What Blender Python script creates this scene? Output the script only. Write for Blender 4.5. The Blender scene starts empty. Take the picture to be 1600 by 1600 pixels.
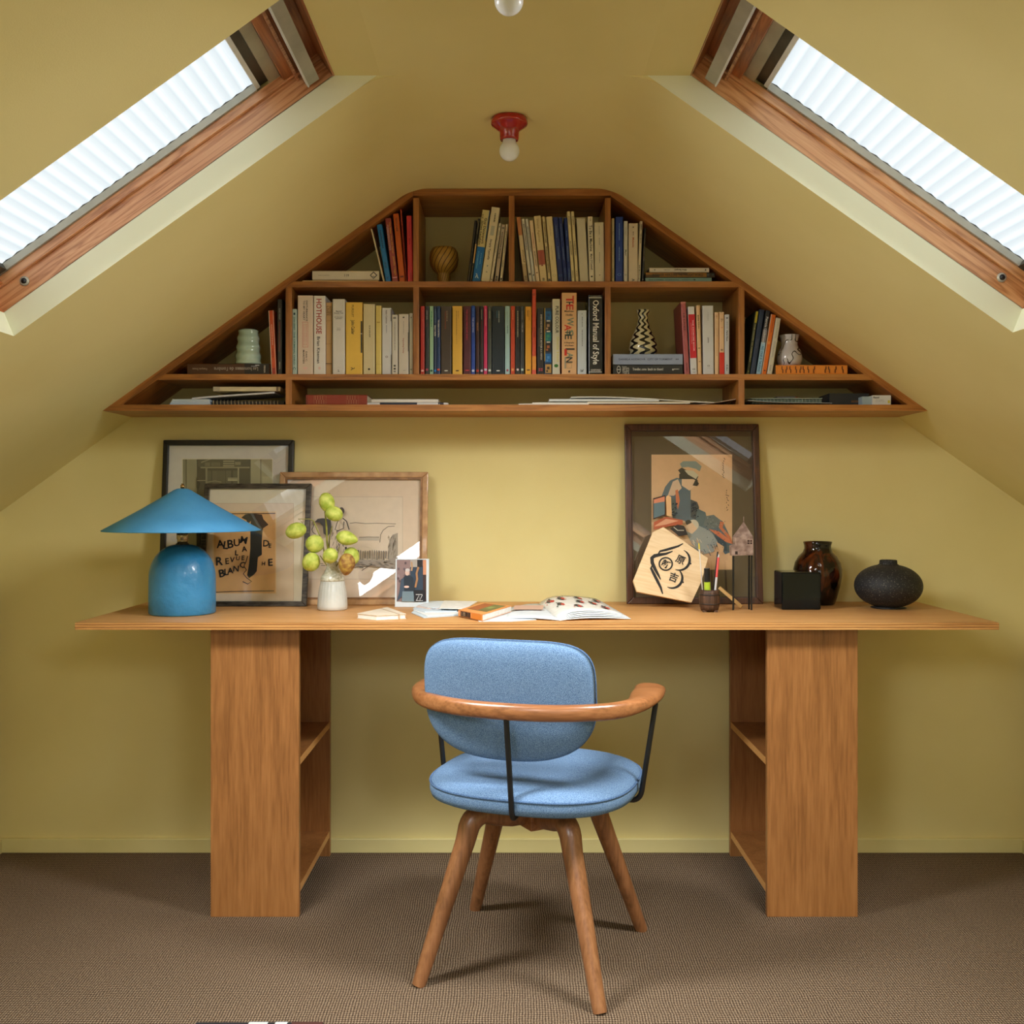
import bpy, math, random
from mathutils import Vector, Matrix
random.seed(7)
S = bpy.context.scene
COL = S.collection
# ------------------------------------------------------------------ camera, world, exposure
F = 1600.0            # focal length in pixels of the 1600 frame
EYE = 1.053           # eye height
HOR = 780.0           # horizon row
cam_d = bpy.data.cameras.new('camera'); cam = bpy.data.objects.new('camera', cam_d); COL.objects.link(cam)
cam.location = (0, 0, EYE); cam.rotation_euler = (math.pi/2, 0, 0)
cam_d.sensor_width = 36; cam_d.lens = 36*F/1600; cam_d.shift_y = -20/1600; cam_d.clip_start = .02
S.camera = cam
W = bpy.data.worlds.new('world'); S.world = W; W.use_nodes = True
bg = W.node_tree.nodes['Background']; bg.inputs[1].default_value = 33.0      # overcast sky above the horizon, dull roofs below
_t = W.node_tree.nodes.new('ShaderNodeTexCoord'); _s = W.node_tree.nodes.new('ShaderNodeSeparateXYZ'); _r = W.node_tree.nodes.new('ShaderNodeValToRGB')
W.node_tree.links.new(_t.outputs['Generated'], _s.inputs[0]); W.node_tree.links.new(_s.outputs[2], _r.inputs[0]); W.node_tree.links.new(_r.outputs[0], bg.inputs[0])
_r.color_ramp.elements[0].position = 0; _r.color_ramp.elements[0].color = (.03, .03, .03, 1); _r.color_ramp.elements[1].position = .12; _r.color_ramp.elements[1].color = (.93, .97, 1, 1)
S.view_settings.view_transform = 'Standard'; S.view_settings.look = 'None'
S.view_settings.gamma = 1; S.view_settings.use_curve_mapping = False
S.view_settings.exposure = 0.0
S.cycles.max_bounces = 10; S.cycles.diffuse_bounces = 7; S.cycles.glossy_bounces = 4
S.cycles.transparent_max_bounces = 8; S.cycles.caustics_reflective = False; S.cycles.caustics_refractive = False
S.cycles.sample_clamp_indirect = 4.0
try: S.cycles.use_denoising = True
except Exception: pass
ADDED_DAYLIGHT = 18.5        # watts of the area lamp added just inside each blind
BLIND = 1.35           # emission put into the pleated blinds, in place of light from outside
BLIND_COL = (.88, .96, 1.0)
FILLC = (.88, .95, 1.0)
REAR = 46.0; GABLE_FILL = 1.5

# ------------------------------------------------------------------ helpers
def lin(c):
    return tuple((x/255/12.92 if x/255 <= .04045 else ((x/255+.055)/1.055)**2.4) for x in c)
MATS = {}
def newmat(name):
    m = bpy.data.materials.new(name); m.use_nodes = True
    nt = m.node_tree; return m, nt, nt.nodes['Principled BSDF']
def flat(rgb, rough=.6, metal=0.0, spec=.5, name=None):
    key = (tuple(rgb), rough, metal, spec)
    if key in MATS: return MATS[key]
    m, nt, p = newmat(name or 'paint_%d_%d_%d' % tuple(rgb))
    l = lin(rgb); n = nt.nodes; L = nt.links
    tc = n.new('ShaderNodeTexCoord'); no = n.new('ShaderNodeTexNoise'); no.inputs['Scale'].default_value = 45
    L.new(tc.outputs['Object'], no.inputs['Vector'])
    mx = n.new('ShaderNodeMix'); mx.data_type = 'RGBA'
    mx.inputs[6].default_value = (*[c*.93 for c in l], 1); mx.inputs[7].default_value = (*[min(1, c*1.06) for c in l], 1)
    L.new(no.outputs['Fac'], mx.inputs[0]); L.new(mx.outputs[2], p.inputs['Base Color'])
    p.inputs['Roughness'].default_value = rough; p.inputs['Metallic'].default_value = metal
    p.inputs['Specular IOR Level'].default_value = spec
    MATS[key] = m; return m
def noise_mat(name, c1, c2, scale=(1, 1, 1), nscale=8, rough=.6, detail=4, bump=0.0, bscale=None, metal=0, coat=0, lo=.35, hi=.65, spec=.5, dist=0):
    m, nt, p = newmat(name); n = nt.nodes; L = nt.links
    tc = n.new('ShaderNodeTexCoord'); mp = n.new('ShaderNodeMapping'); mp.inputs['Scale'].default_value = scale
    L.new(tc.outputs['Object'], mp.inputs['Vector'])
    no = n.new('ShaderNodeTexNoise'); no.inputs['Scale'].default_value = nscale; no.inputs['Detail'].default_value = detail
    no.inputs['Distortion'].default_value = dist
    L.new(mp.outputs['Vector'], no.inputs['Vector'])
    cr = n.new('ShaderNodeValToRGB'); cr.color_ramp.elements[0].position = lo; cr.color_ramp.elements[1].position = hi
    cr.color_ramp.elements[0].color = (*lin(c1), 1); cr.color_ramp.elements[1].color = (*lin(c2), 1)
    L.new(no.outputs['Fac'], cr.inputs['Fac']); L.new(cr.outputs['Color'], p.inputs['Base Color'])
    p.inputs['Roughness'].default_value = rough; p.inputs['Metallic'].default_value = metal
    p.inputs['Coat Weight'].default_value = coat; p.inputs['Specular IOR Level'].default_value = spec
    if bump:
        b = n.new('ShaderNodeBump'); b.inputs['Strength'].default_value = bump; b.inputs['Distance'].default_value = .002
        src = no
        if bscale:
            src = n.new('ShaderNodeTexNoise'); src.inputs['Scale'].default_value = bscale; src.inputs['Detail'].default_value = 3
            L.new(tc.outputs['Object'], src.inputs['Vector'])
        L.new(src.outputs['Fac'], b.inputs['Height']); L.new(b.outputs['Normal'], p.inputs['Normal'])
    return m
def wood(name, dark, mid, light, grain='x', rings=10, rough=.45, fine=1.0, coat=0.0, bump=.12, ringmix=.35):
    """long grain along one axis: stretched noise, fine pores and softly bent growth rings"""
    m, nt, p = newmat(name); n = nt.nodes; L = nt.links
    tc = n.new('ShaderNodeTexCoord'); mp = n.new('ShaderNodeMapping')
    a, b = .9, 14.0*fine
    if isinstance(grain, str):
        sc = {'x': (a, b, b), 'y': (b, a, b), 'z': (b, b, a)}[grain]; mp.inputs['Scale'].default_value = sc
        L.new(tc.outputs['Object'], mp.inputs['Vector'])
    else:
        r = n.new('ShaderNodeMapping'); r.inputs['Rotation'].default_value = (0, grain, 0)
        L.new(tc.outputs['Object'], r.inputs['Vector']); L.new(r.outputs['Vector'], mp.inputs['Vector'])
        mp.inputs['Scale'].default_value = (a, b, b)
    n1 = n.new('ShaderNodeTexNoise'); n1.inputs['Scale'].default_value = 2.2; n1.inputs['Detail'].default_value = 5; n1.inputs['Distortion'].default_value = .6
    L.new(mp.outputs['Vector'], n1.inputs['Vector'])
    mul = n.new('ShaderNodeMath'); mul.operation = 'MULTIPLY'; mul.inputs[1].default_value = rings
    L.new(n1.outputs['Fac'], mul.inputs[0])
    fr = n.new('ShaderNodeMath'); fr.operation = 'PINGPONG'; fr.inputs[1].default_value = 1.0; L.new(mul.outputs[0], fr.inputs[0])
    n2 = n.new('ShaderNodeTexNoise'); n2.inputs['Scale'].default_value = 14; n2.inputs['Detail'].default_value = 3
    L.new(mp.outputs['Vector'], n2.inputs['Vector'])
    m1 = n.new('ShaderNodeMix'); m1.data_type = 'FLOAT'; m1.inputs[0].default_value = ringmix
    L.new(n2.outputs['Fac'], m1.inputs[2]); L.new(fr.outputs[0], m1.inputs[3])
    n3 = n.new('ShaderNodeTexNoise'); n3.inputs['Scale'].default_value = 1.6; L.new(tc.outputs['Object'], n3.inputs['Vector'])
    m2 = n.new('ShaderNodeMix'); m2.data_type = 'FLOAT'; m2.inputs[0].default_value = .35
    L.new(m1.outputs[0], m2.inputs[2]); L.new(n3.outputs['Fac'], m2.inputs[3])
    cr = n.new('ShaderNodeValToRGB'); e = cr.color_ramp.elements
    e[0].position = .25; e[0].color = (*lin(dark), 1); e[1].position = .75; e[1].color = (*lin(light), 1)
    x = e.new(.5); x.color = (*lin(mid), 1)
    L.new(m2.outputs[0], cr.inputs['Fac']); L.new(cr.outputs['Color'], p.inputs['Base Color'])
    p.inputs['Roughness'].default_value = rough; p.inputs['Coat Weight'].default_value = coat; p.inputs['Coat Roughness'].default_value = .25
    bp = n.new('ShaderNodeBump'); bp.inputs['Strength'].default_value = bump; bp.inputs['Distance'].default_value = .001
    L.new(n2.outputs['Fac'], bp.inputs['Height']); L.new(bp.outputs['Normal'], p.inputs['Normal'])
    return m

ORIG = {}
class MB:
    def __init__(s): s.v = []; s.f = []; s.m = []; s.mats = []; s.sm = []
    def mi(s, mat):
        if mat not in s.mats: s.mats.append(mat)
        return s.mats.index(mat)
    def add(s, vs, fs, mat, smooth=False):
        o = len(s.v); k = s.mi(mat)
        s.v += [tuple(v) for v in vs]
        for f in fs: s.f.append(tuple(i+o for i in f)); s.m.append(k); s.sm.append(smooth)
    def box(s, a, b, mat, M=None):
        x0, y0, z0 = a; x1, y1, z1 = b
        vs = [(x0,y0,z0),(x1,y0,z0),(x1,y1,z0),(x0,y1,z0),(x0,y0,z1),(x1,y0,z1),(x1,y1,z1),(x0,y1,z1)]
        if M is not None: vs = [M @ Vector(v) for v in vs]
        s.add(vs, [(0,3,2,1),(4,5,6,7),(0,1,5,4),(1,2,6,5),(2,3,7,6),(3,0,4,7)], mat)
    def prism(s, poly, y0, y1, mat, M=None, axis='y', smooth=False):
        """poly in the plane across the axis, counter-clockwise seen from -axis"""
        n = len(poly)
        if axis == 'y': mk = lambda p, t: (p[0], t, p[1])
        elif axis == 'z': mk = lambda p, t: (p[0], p[1], t)
        else: mk = lambda p, t: (t, p[0], p[1])
        vs = [mk(p, y0) for p in poly]+[mk(p, y1) for p in poly]
        if M is not None: vs = [M @ Vector(v) for v in vs]
        fs = [tuple(range(n)), tuple(range(2*n-1, n-1, -1))]
        s.add(vs, fs, mat)
        s.add(vs, [(i, i+n, (i+1) % n+n, (i+1) % n) for i in range(n)], mat, smooth)
    def lathe(s, prof, mat, c=(0,0,0), n=48, M=None, smooth=True, sx=1, sy=1):
        vs = []; fs = []
        for r, z in prof:
            for k in range(n):
                a = 2*math.pi*k/n; vs.append(Vector((r*math.cos(a)*sx, r*math.sin(a)*sy, z)))
        for i in range(len(prof)-1):
            for k in range(n):
                fs.append((i*n+k, i*n+(k+1) % n, (i+1)*n+(k+1) % n, (i+1)*n+k))
        fs.append(tuple(range(n-1, -1, -1))) ; m = (len(prof)-1)*n; fs.append(tuple(range(m, m+n)))
        if M is not None: vs = [M @ v for v in vs]
        vs = [v+Vector(c) for v in vs]
        s.add(vs, fs, mat, smooth)
    def tube(s, pts, rad, mat, n=12, smooth=True, flatz=None):
        pts = [Vector(p) for p in pts]
        if not isinstance(rad, (list, tuple)): rad = [rad]*len(pts)
        vs = []; fs = []; up = Vector((0, 0, 1)); prev = None
        for i, p in enumerate(pts):
            t = (pts[min(i+1, len(pts)-1)]-pts[max(i-1, 0)]).normalized()
            if prev is None:
                u = t.cross(up)
                if u.length < 1e-3: u = t.cross(Vector((1, 0, 0)))
            else: u = prev-t*prev.dot(t)
            u.normalize(); prev = u; w = t.cross(u)
            for k in range(n):
                a = 2*math.pi*k/n; vs.append(p+(u*math.cos(a)+w*math.sin(a))*rad[i])
        for i in range(len(pts)-1):
            for k in range(n): fs.append((i*n+k, i*n+(k+1) % n, (i+1)*n+(k+1) % n, (i+1)*n+k))
        s.add(vs, fs, mat, smooth)
        m = (len(pts)-1)*n
        s.add([vs[k] for k in range(n)]+[vs[m+k] for k in range(n)], [tuple(range(n-1, -1, -1)), tuple(range(n, 2*n))], mat)
    def loft(s, rings, mat, smooth=True, cap=True, closed=True):
        n = len(rings[0]); vs = [v for r in rings for v in r]; fs = []
        for i in range(len(rings)-1):
            for k in range(n if closed else n-1): fs.append((i*n+k, i*n+(k+1) % n, (i+1)*n+(k+1) % n, (i+1)*n+k))
        if cap:
            fs.append(tuple(range(n-1, -1, -1))); m = (len(rings)-1)*n; fs.append(tuple(range(m, m+n)))
        s.add(vs, fs, mat, smooth)
    def quad(s, vs, mat, smooth=False): s.add(vs, [tuple(range(len(vs)))], mat, smooth)
    def text(s, st, T, size, mat, align='c', bold=False):
        """T maps flat (x, y) letter coordinates to the world"""
        vs, fs, (x0, x1, y0, y1) = text_geo(st, bold)
        ox = {'c': -(x0+x1)/2, 'l': -x0, 'r': -x1}[align]; oy = -(.35)
        s.add([T((v[0]+ox)*size, (v[1]+oy)*size) for v in vs], fs, mat)
TG = {}
def text_geo(st, bold=False):
    if (st, bold) in TG: return TG[(st, bold)]
    cu = bpy.data.curves.new('t', 'FONT'); cu.body = st; cu.size = 1.0; cu.resolution_u = 2; cu.offset = .018 if bold else 0
    ob = bpy.data.objects.new('t', cu); COL.objects.link(ob)
    dg = bpy.context.evaluated_depsgraph_get(); me = bpy.data.meshes.new_from_object(ob.evaluated_get(dg))
    vs = [tuple(v.co) for v in me.vertices]; fs = [tuple(p.vertices) for p in me.polygons]
    bpy.data.meshes.remove(me); bpy.data.objects.remove(ob); bpy.data.curves.remove(cu)
    if not vs: vs, fs = [(0,0,0),(.1,0,0),(.1,.1,0)], [(0,1,2)]
    xs = [v[0] for v in vs]; ys = [v[1] for v in vs]
    TG[(st, bold)] = (vs, fs, (min(xs), max(xs), min(ys), max(ys))); return TG[(st, bold)]
def build(mb, name, parent=None, origin=None, bevel=0, seg=2, subd=0, autosmooth=False):
    me = bpy.data.meshes.new(name); ob = bpy.data.objects.new(name, me); COL.objects.link(ob)
    if parent is not None: o = ORIG[parent.name]; ob.parent = parent
    else:
        o = Vector(origin) if origin is not None else Vector((0, 0, 0)); ob.location = o
    ORIG[ob.name] = o
    me.from_pydata([tuple(Vector(v)-o) for v in mb.v], [], mb.f)
    for m in mb.mats: me.materials.append(m)
    me.polygons.foreach_set('material_index', mb.m); me.polygons.foreach_set('use_smooth', mb.sm)
    me.validate(); me.update()
    if bevel:
        b = ob.modifiers.new('bevel', 'BEVEL'); b.width = bevel; b.segments = seg; b.limit_method = 'ANGLE'; b.angle_limit = math.radians(50)
    if subd:
        b = ob.modifiers.new('subsurf', 'SUBSURF'); b.levels = subd; b.render_levels = subd
    return ob
def tag(o, label, cat, group=None, kind=None):
    if label: o['label'] = label
    if cat: o['category'] = cat
    if group: o['group'] = group
    if kind: o['kind'] = kind
    return o
def empty(name, loc):
    o = bpy.data.objects.new(name, None); COL.objects.link(o); o.location = loc; o.empty_display_size = .05
    ORIG[o.name] = Vector(loc); return o
def struct(o): o['kind'] = 'structure'; return o
def PX(px, Y): return (px-800)*Y/F
def PZ(py, Y): return EYE+(HOR-py)*Y/F
def sharpen(o, ang=35):
    me = o.data
    try: me.set_sharp_from_angle(angle=math.radians(ang))
    except Exception: pass

# ------------------------------------------------------------------ materials of the place
PAINT = noise_mat('yellow_wall_paint', (216, 203, 142), (221, 209, 150), nscale=3, rough=.72, bump=.12, bscale=420, spec=.25)
REVEAL = noise_mat('daylit_reveal_paint', (224, 226, 198), (229, 231, 205), nscale=3, rough=.6, bump=.08, bscale=420, spec=.3)  # wall paint made paler, strong cool skylight put into the colour
SKIRT = noise_mat('yellow_gloss_paint', (216, 205, 144), (222, 211, 152), nscale=6, rough=.4, spec=.4)
SHELFW = wood('orange_plywood_shelf', (112, 66, 22), (158, 100, 42), (184, 126, 62), 'x', rough=.42, coat=.15)
SHELFV = wood('orange_plywood_upright', (112, 66, 22), (154, 97, 40), (180, 122, 60), 'z', rough=.42, coat=.15)
SHELFL = wood('orange_plywood_slope_left', (106, 60, 20), (152, 94, 38), (178, 118, 56), math.atan(.725), rough=.42, coat=.15)
SHELFR = wood('orange_plywood_slope_right', (106, 60, 20), (152, 94, 38), (178, 118, 56), -math.atan(.725), rough=.42, coat=.15)
DESKW = wood('honey_plywood_top', (178, 126, 72), (200, 148, 90), (214, 164, 106), 'x', rough=.5, rings=6, ringmix=.2, coat=.05)
DESKV = wood('honey_plywood_panel', (118, 74, 34), (152, 101, 54), (172, 120, 69), 'z', rough=.42, rings=5, ringmix=.22, coat=.2)
DESKE = wood('plywood_edge', (150, 98, 48), (200, 146, 84), (214, 164, 102), 'x', rough=.5, fine=6)
PINEL = wood('varnished_pine_left', (140, 84, 44), (192, 138, 96), (212, 164, 122), math.atan(.725), rings=16, rough=.35, coat=.4, ringmix=.5)
PINER = wood('varnished_pine_right', (148, 92, 46), (200, 148, 98), (218, 170, 124), -math.atan(.725), rings=12, rough=.35, coat=.4, ringmix=.45)
PINEY = wood('varnished_pine_cross', (110, 56, 22), (160, 94, 48), (184, 118, 66), 'y', rings=12, rough=.35, coat=.4, ringmix=.45)
WALNUT = wood('brown_chair_wood', (92, 58, 32), (136, 90, 56), (160, 112, 74), 'z', rings=6, rough=.36, coat=.3, ringmix=.25)
WALNUTX = wood('brown_arm_wood', (100, 60, 32), (146, 95, 57), (170, 117, 75), 'x', rings=6, rough=.32, coat=.4, ringmix=.25)
BLACKM = noise_mat('black_steel', (10, 11, 13), (18, 19, 22), nscale=30, rough=.35, spec=.5)
ALU = noise_mat('grey_aluminium', (158, 156, 142), (172, 170, 156), nscale=20, rough=.42, metal=.35)
ALUD = noise_mat('dark_aluminium', (52, 50, 44), (70, 67, 58), nscale=20, rough=.4, metal=.5)
WHITEM = noise_mat('white_rail', (200, 202, 198), (216, 218, 214), nscale=20, rough=.4)
# ------------------------------------------------------------------ the room
WY = 3.059; BY = -2.3; KX = 1.53; CZ = 1.915; FX = .275; TAN = {-1: .718, 1: .703}      # the two roof slopes differ a little
TH = {k: math.atan(v) for k, v in TAN.items()}; CO = {k: math.cos(v) for k, v in TH.items()}; SI = {k: math.sin(v) for k, v in TH.items()}
KZ = {k: CZ-v*(KX-FX) for k, v in TAN.items()}
def sl(sg, t, d, Y):      # t down the slope from the crease, d outward through the roof
    return Vector((sg*(FX+t*CO[sg]+d*SI[sg]), Y, CZ-t*SI[sg]+d*CO[sg]))

# floor: woven sisal carpet
def carpet():
    m, nt, p = newmat('woven_sisal_carpet'); n = nt.nodes; L = nt.links
    tc = n.new('ShaderNodeTexCoord'); mp = n.new('ShaderNodeMapping')
    nd = n.new('ShaderNodeTexNoise'); nd.inputs['Scale'].default_value = 9; nd.inputs['Detail'].default_value = 3
    L.new(tc.outputs['Object'], nd.inputs['Vector'])
    ad = n.new('ShaderNodeVectorMath'); ad.operation = 'SCALE'; ad.inputs['Scale'].default_value = .012
    L.new(nd.outputs['Color'], ad.inputs[0])
    av = n.new('ShaderNodeVectorMath'); av.operation = 'ADD'; L.new(tc.outputs['Object'], av.inputs[0]); L.new(ad.outputs[0], av.inputs[1])
    sep = n.new('ShaderNodeSeparateXYZ'); L.new(av.outputs[0], sep.inputs[0])
    def sw(sock, per, ph=0):
        a = n.new('ShaderNodeMath'); a.operation = 'MULTIPLY_ADD'; a.inputs[1].default_value = 2*math.pi/per; a.inputs[2].default_value = ph
        L.new(sock, a.inputs[0]); b = n.new('ShaderNodeMath'); b.operation = 'SINE'; L.new(a.outputs[0], b.inputs[0]); return b.outputs[0]
    sx, sy = sw(sep.outputs[0], .0058), sw(sep.outputs[1], .0074)
    pr = n.new('ShaderNodeMath'); pr.operation = 'MAXIMUM'; L.new(sx, pr.inputs[0]); L.new(sy, pr.inputs[1])
    mn = n.new('ShaderNodeMath'); mn.operation = 'ADD'; L.new(sx, mn.inputs[0]); L.new(sy, mn.inputs[1])
    cell = n.new('ShaderNodeTexNoise'); cell.inputs['Scale'].default_value = 260; cell.inputs['Detail'].default_value = 2
    L.new(tc.outputs['Object'], cell.inputs['Vector'])
    ms = n.new('ShaderNodeMath'); ms.operation = 'MULTIPLY_ADD'; ms.inputs[1].default_value = .24; ms.inputs[2].default_value = .05
    L.new(mn.outputs[0], ms.inputs[0])
    sm = n.new('ShaderNodeMath'); sm.operation = 'ADD'; L.new(ms.outputs[0], sm.inputs[0]); L.new(cell.outputs['Fac'], sm.inputs[1])
    cr = n.new('ShaderNodeValToRGB'); e = cr.color_ramp.elements
    e[0].position = .12; e[0].color = (*lin((44, 35, 28)), 1); e[1].position = 1.0; e[1].color = (*lin((152, 134, 112)), 1)
    x = e.new(.55); x.color = (*lin((94, 77, 61)), 1)
    L.new(sm.outputs[0], cr.inputs['Fac'])
    big = n.new('ShaderNodeTexNoise'); big.inputs['Scale'].default_value = 2.5; L.new(tc.outputs['Object'], big.inputs['Vector'])
    mr = n.new('ShaderNodeMapRange'); mr.inputs['To Min'].default_value = .88; mr.inputs['To Max'].default_value = 1.12; L.new(big.outputs['Fac'], mr.inputs[0])
    mm = n.new('ShaderNodeVectorMath'); mm.operation = 'SCALE'; L.new(cr.outputs['Color'], mm.inputs[0]); L.new(mr.outputs[0], mm.inputs['Scale'])
    L.new(mm.outputs[0], p.inputs['Base Color']); p.inputs['Roughness'].default_value = .95; p.inputs['Specular IOR Level'].default_value = .1
    b = n.new('ShaderNodeBump'); b.inputs['Strength'].default_value = .5; b.inputs['Distance'].default_value = .002
    L.new(sm.outputs[0], b.inputs['Height']); L.new(b.outputs['Normal'], p.inputs['Normal'])
    return m
mb = MB(); mb.box((-KX-.1, BY-.1, -.08), (KX+.1, WY+.1, 0), carpet()); struct(build(mb, 'floor'))

mb = MB(); prof = [(-KX-.1, 0), (KX+.1, 0), (KX+.1, KZ[1]), (FX, CZ+.1), (-FX, CZ+.1), (-KX-.1, KZ[-1])]
mb.prism(prof, WY, WY+.1, PAINT); struct(build(mb, 'wall_back'))
mb = MB(); mb.prism(prof, BY-.1, BY, PAINT); struct(build(mb, 'wall_front'))
for sg, nm in ((-1, 'left'), (1, 'right')):
    mb = MB(); x = sorted((sg*KX, sg*(KX+.1))); mb.box((x[0], BY, 0), (x[1], WY, KZ[sg]+.02), PAINT); struct(build(mb, 'wall_'+nm))
    mb = MB(); x = sorted((sg*(KX-.012), sg*KX)); mb.box((x[0], BY, 0), (x[1], WY, .04), SKIRT); struct(build(mb, 'baseboard_'+nm))
mb = MB(); mb.box((-KX, WY-.012, 0), (KX, WY, .042), SKIRT); struct(build(mb, 'baseboard_back', bevel=.002))

HOLES = [(1.629, 2.083)]; REARH = {-1: (-.75, .14), 1: (-.75, -.05)}
mb = MB()
T1 = (KX-FX)/CO[-1]
arc = [(-.05 + .012*i) for i in range(9)]
def prof_pts(hole, sg=1):
    """ceiling profile for X>=0 as (x, z) from the middle down to the knee"""
    if hole: return [(0, CZ), (.15, CZ), (.267, CZ)]
    R = .16; pts = [(0, CZ), (.15, CZ)]; L_ = R*math.tan(TH[sg]/2); cx = FX-L_
    for i in range(9):
        a = TH[sg]*i/8; pts.append((cx+R*math.sin(a), CZ-R+R*math.cos(a)))
    return pts
for sg in (-1, 1):
    ys = [BY, *REARH[sg], *HOLES[0], WY]
    for i in range(len(ys)-1):
        y0, y1 = ys[i], ys[i+1]; hole = i in (1, 3)
        pts = [Vector((sg*x, 0, z)) for x, z in prof_pts(hole, sg)]
        if not hole:
            for t in (.3, .6, .909, 1.2): pts.append(sl(sg, t, 0, 0))
            pts.append(sl(sg, T1, 0, 0))
            chains = [pts]
        else:
            chains = [pts, [sl(sg, .909, 0, 0), sl(sg, T1, 0, 0)]]
        for ch in chains:
            a = [Vector((p.x, y0, p.z)) for p in ch]; b = [Vector((p.x, y1, p.z)) for p in ch]
            for k in range(len(ch)-1):
                q = [a[k], b[k], b[k+1], a[k+1]]
                if sg < 0: q.reverse()
                mb.quad(q, PAINT, smooth=True)
# roof thickness
for sg in (-1, 1):
    for (y0, y1) in ((BY, REARH[sg][0]), (REARH[sg][1], HOLES[0][0]), (HOLES[0][1], WY)):
        mb.quad([sl(sg, -.08, .16, y0), sl(sg, T1+.2, .16, y0), sl(sg, T1+.2, .16, y1), sl(sg, -.08, .16, y1)], PAINT)
    for (y0, y1) in (REARH[sg], HOLES[0]):
        mb.quad([sl(sg, .92, .16, y0), sl(sg, T1, .16, y0), sl(sg, T1, .16, y1), sl(sg, .92, .16, y1)], PAINT)
mb.quad([(-FX-.1, BY-.1, CZ+.16), (FX+.1, BY-.1, CZ+.16), (FX+.1, WY+.1, CZ+.16), (-FX-.1, WY+.1, CZ+.16)], PAINT)
for sg in (-1, 1):
    ap = prof_pts(False, sg)[1:]+[(FX+.1, CZ-TAN[sg]*.1)]
    for y0, y1 in (HOLES[0], REARH[sg]):
        for y in (y0, y1):
            pp = [q for q in ap if q[0] < .266]; xa, za = ap[len(pp)]; xb_, zb_ = pp[-1]; tt = (.267-xb_)/(xa-xb_)
            mb.quad([(sg*x, y, z) for x, z in pp]+[(sg*.267, y, zb_+(za-zb_)*tt), (sg*.267, y, CZ)], PAINT)
        for y in (y0-.0012, y1+.0012):
            mb.quad([(sg*x, y, z) for x, z in ap]+[(sg*(FX+.1), y, CZ+.16), (sg*.15, y, CZ+.16)], PAINT)
            mb.quad([sl(sg, .91, 0, y), sl(sg, .91, .16, y), sl(sg, .0, .16, y), sl(sg, .0, .10, y), sl(sg, .5, .10, y)], PAINT)
ce = struct(build(mb, 'ceiling'))
import bmesh
bm = bmesh.new(); bm.from_mesh(ce.data); bmesh.ops.remove_doubles(bm, verts=bm.verts, dist=.0004); bm.to_mesh(ce.data); bm.free(); sharpen(ce, 25)

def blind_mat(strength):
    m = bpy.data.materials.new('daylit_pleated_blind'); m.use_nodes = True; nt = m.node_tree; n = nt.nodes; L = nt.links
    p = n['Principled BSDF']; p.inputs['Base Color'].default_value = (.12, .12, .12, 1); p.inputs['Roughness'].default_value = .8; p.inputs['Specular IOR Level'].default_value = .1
    at = n.new('ShaderNodeAttribute'); at.attribute_name = 'pleat_shade'
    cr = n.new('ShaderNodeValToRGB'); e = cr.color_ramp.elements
    e[0].position = 0; e[0].color = (.61, .63, .64, 1); e[1].position = 1.0; e[1].color = (.80, .80, .80, 1)  # shading of the folds painted into the emission colour
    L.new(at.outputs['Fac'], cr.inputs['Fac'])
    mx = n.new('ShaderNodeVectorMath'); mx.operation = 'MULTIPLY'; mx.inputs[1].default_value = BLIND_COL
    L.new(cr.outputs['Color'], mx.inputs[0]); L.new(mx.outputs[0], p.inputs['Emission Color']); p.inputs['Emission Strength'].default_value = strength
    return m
GLASS = None
def glass_mat(rough=0.0, tint=(1, 1, 1), ior=1.5):
    m = bpy.data.materials.new('clear_glass_pane'); m.use_nodes = True; nt = m.node_tree; n = nt.nodes; L = nt.links
    n.remove(n['Principled BSDF']); t = n.new('ShaderNodeBsdfTransparent'); t.inputs[0].default_value = (*tint, 1)
    g = n.new('ShaderNodeBsdfGlossy'); g.inputs['Roughness'].default_value = rough; fr = n.new('ShaderNodeLayerWeight'); fr.inputs[0].default_value = .5
    pw = n.new('ShaderNodeMath'); pw.operation = 'POWER'; pw.inputs[1].default_value = 5; L.new(fr.outputs['Facing'], pw.inputs[0])
    mu = n.new('ShaderNodeMath'); mu.operation = 'MULTIPLY_ADD'; mu.inputs[1].default_value = .92; mu.inputs[2].default_value = .10; L.new(pw.outputs[0], mu.inputs[0])
    mx = n.new('ShaderNodeMixShader'); L.new(mu.outputs[0], mx.inputs[0]); L.new(t.outputs[0], mx.inputs[1]); L.new(g.outputs[0], mx.inputs[2])
    L.new(mx.outputs[0], n['Material Output'].inputs[0]); return m
GLASS = glass_mat()

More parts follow.
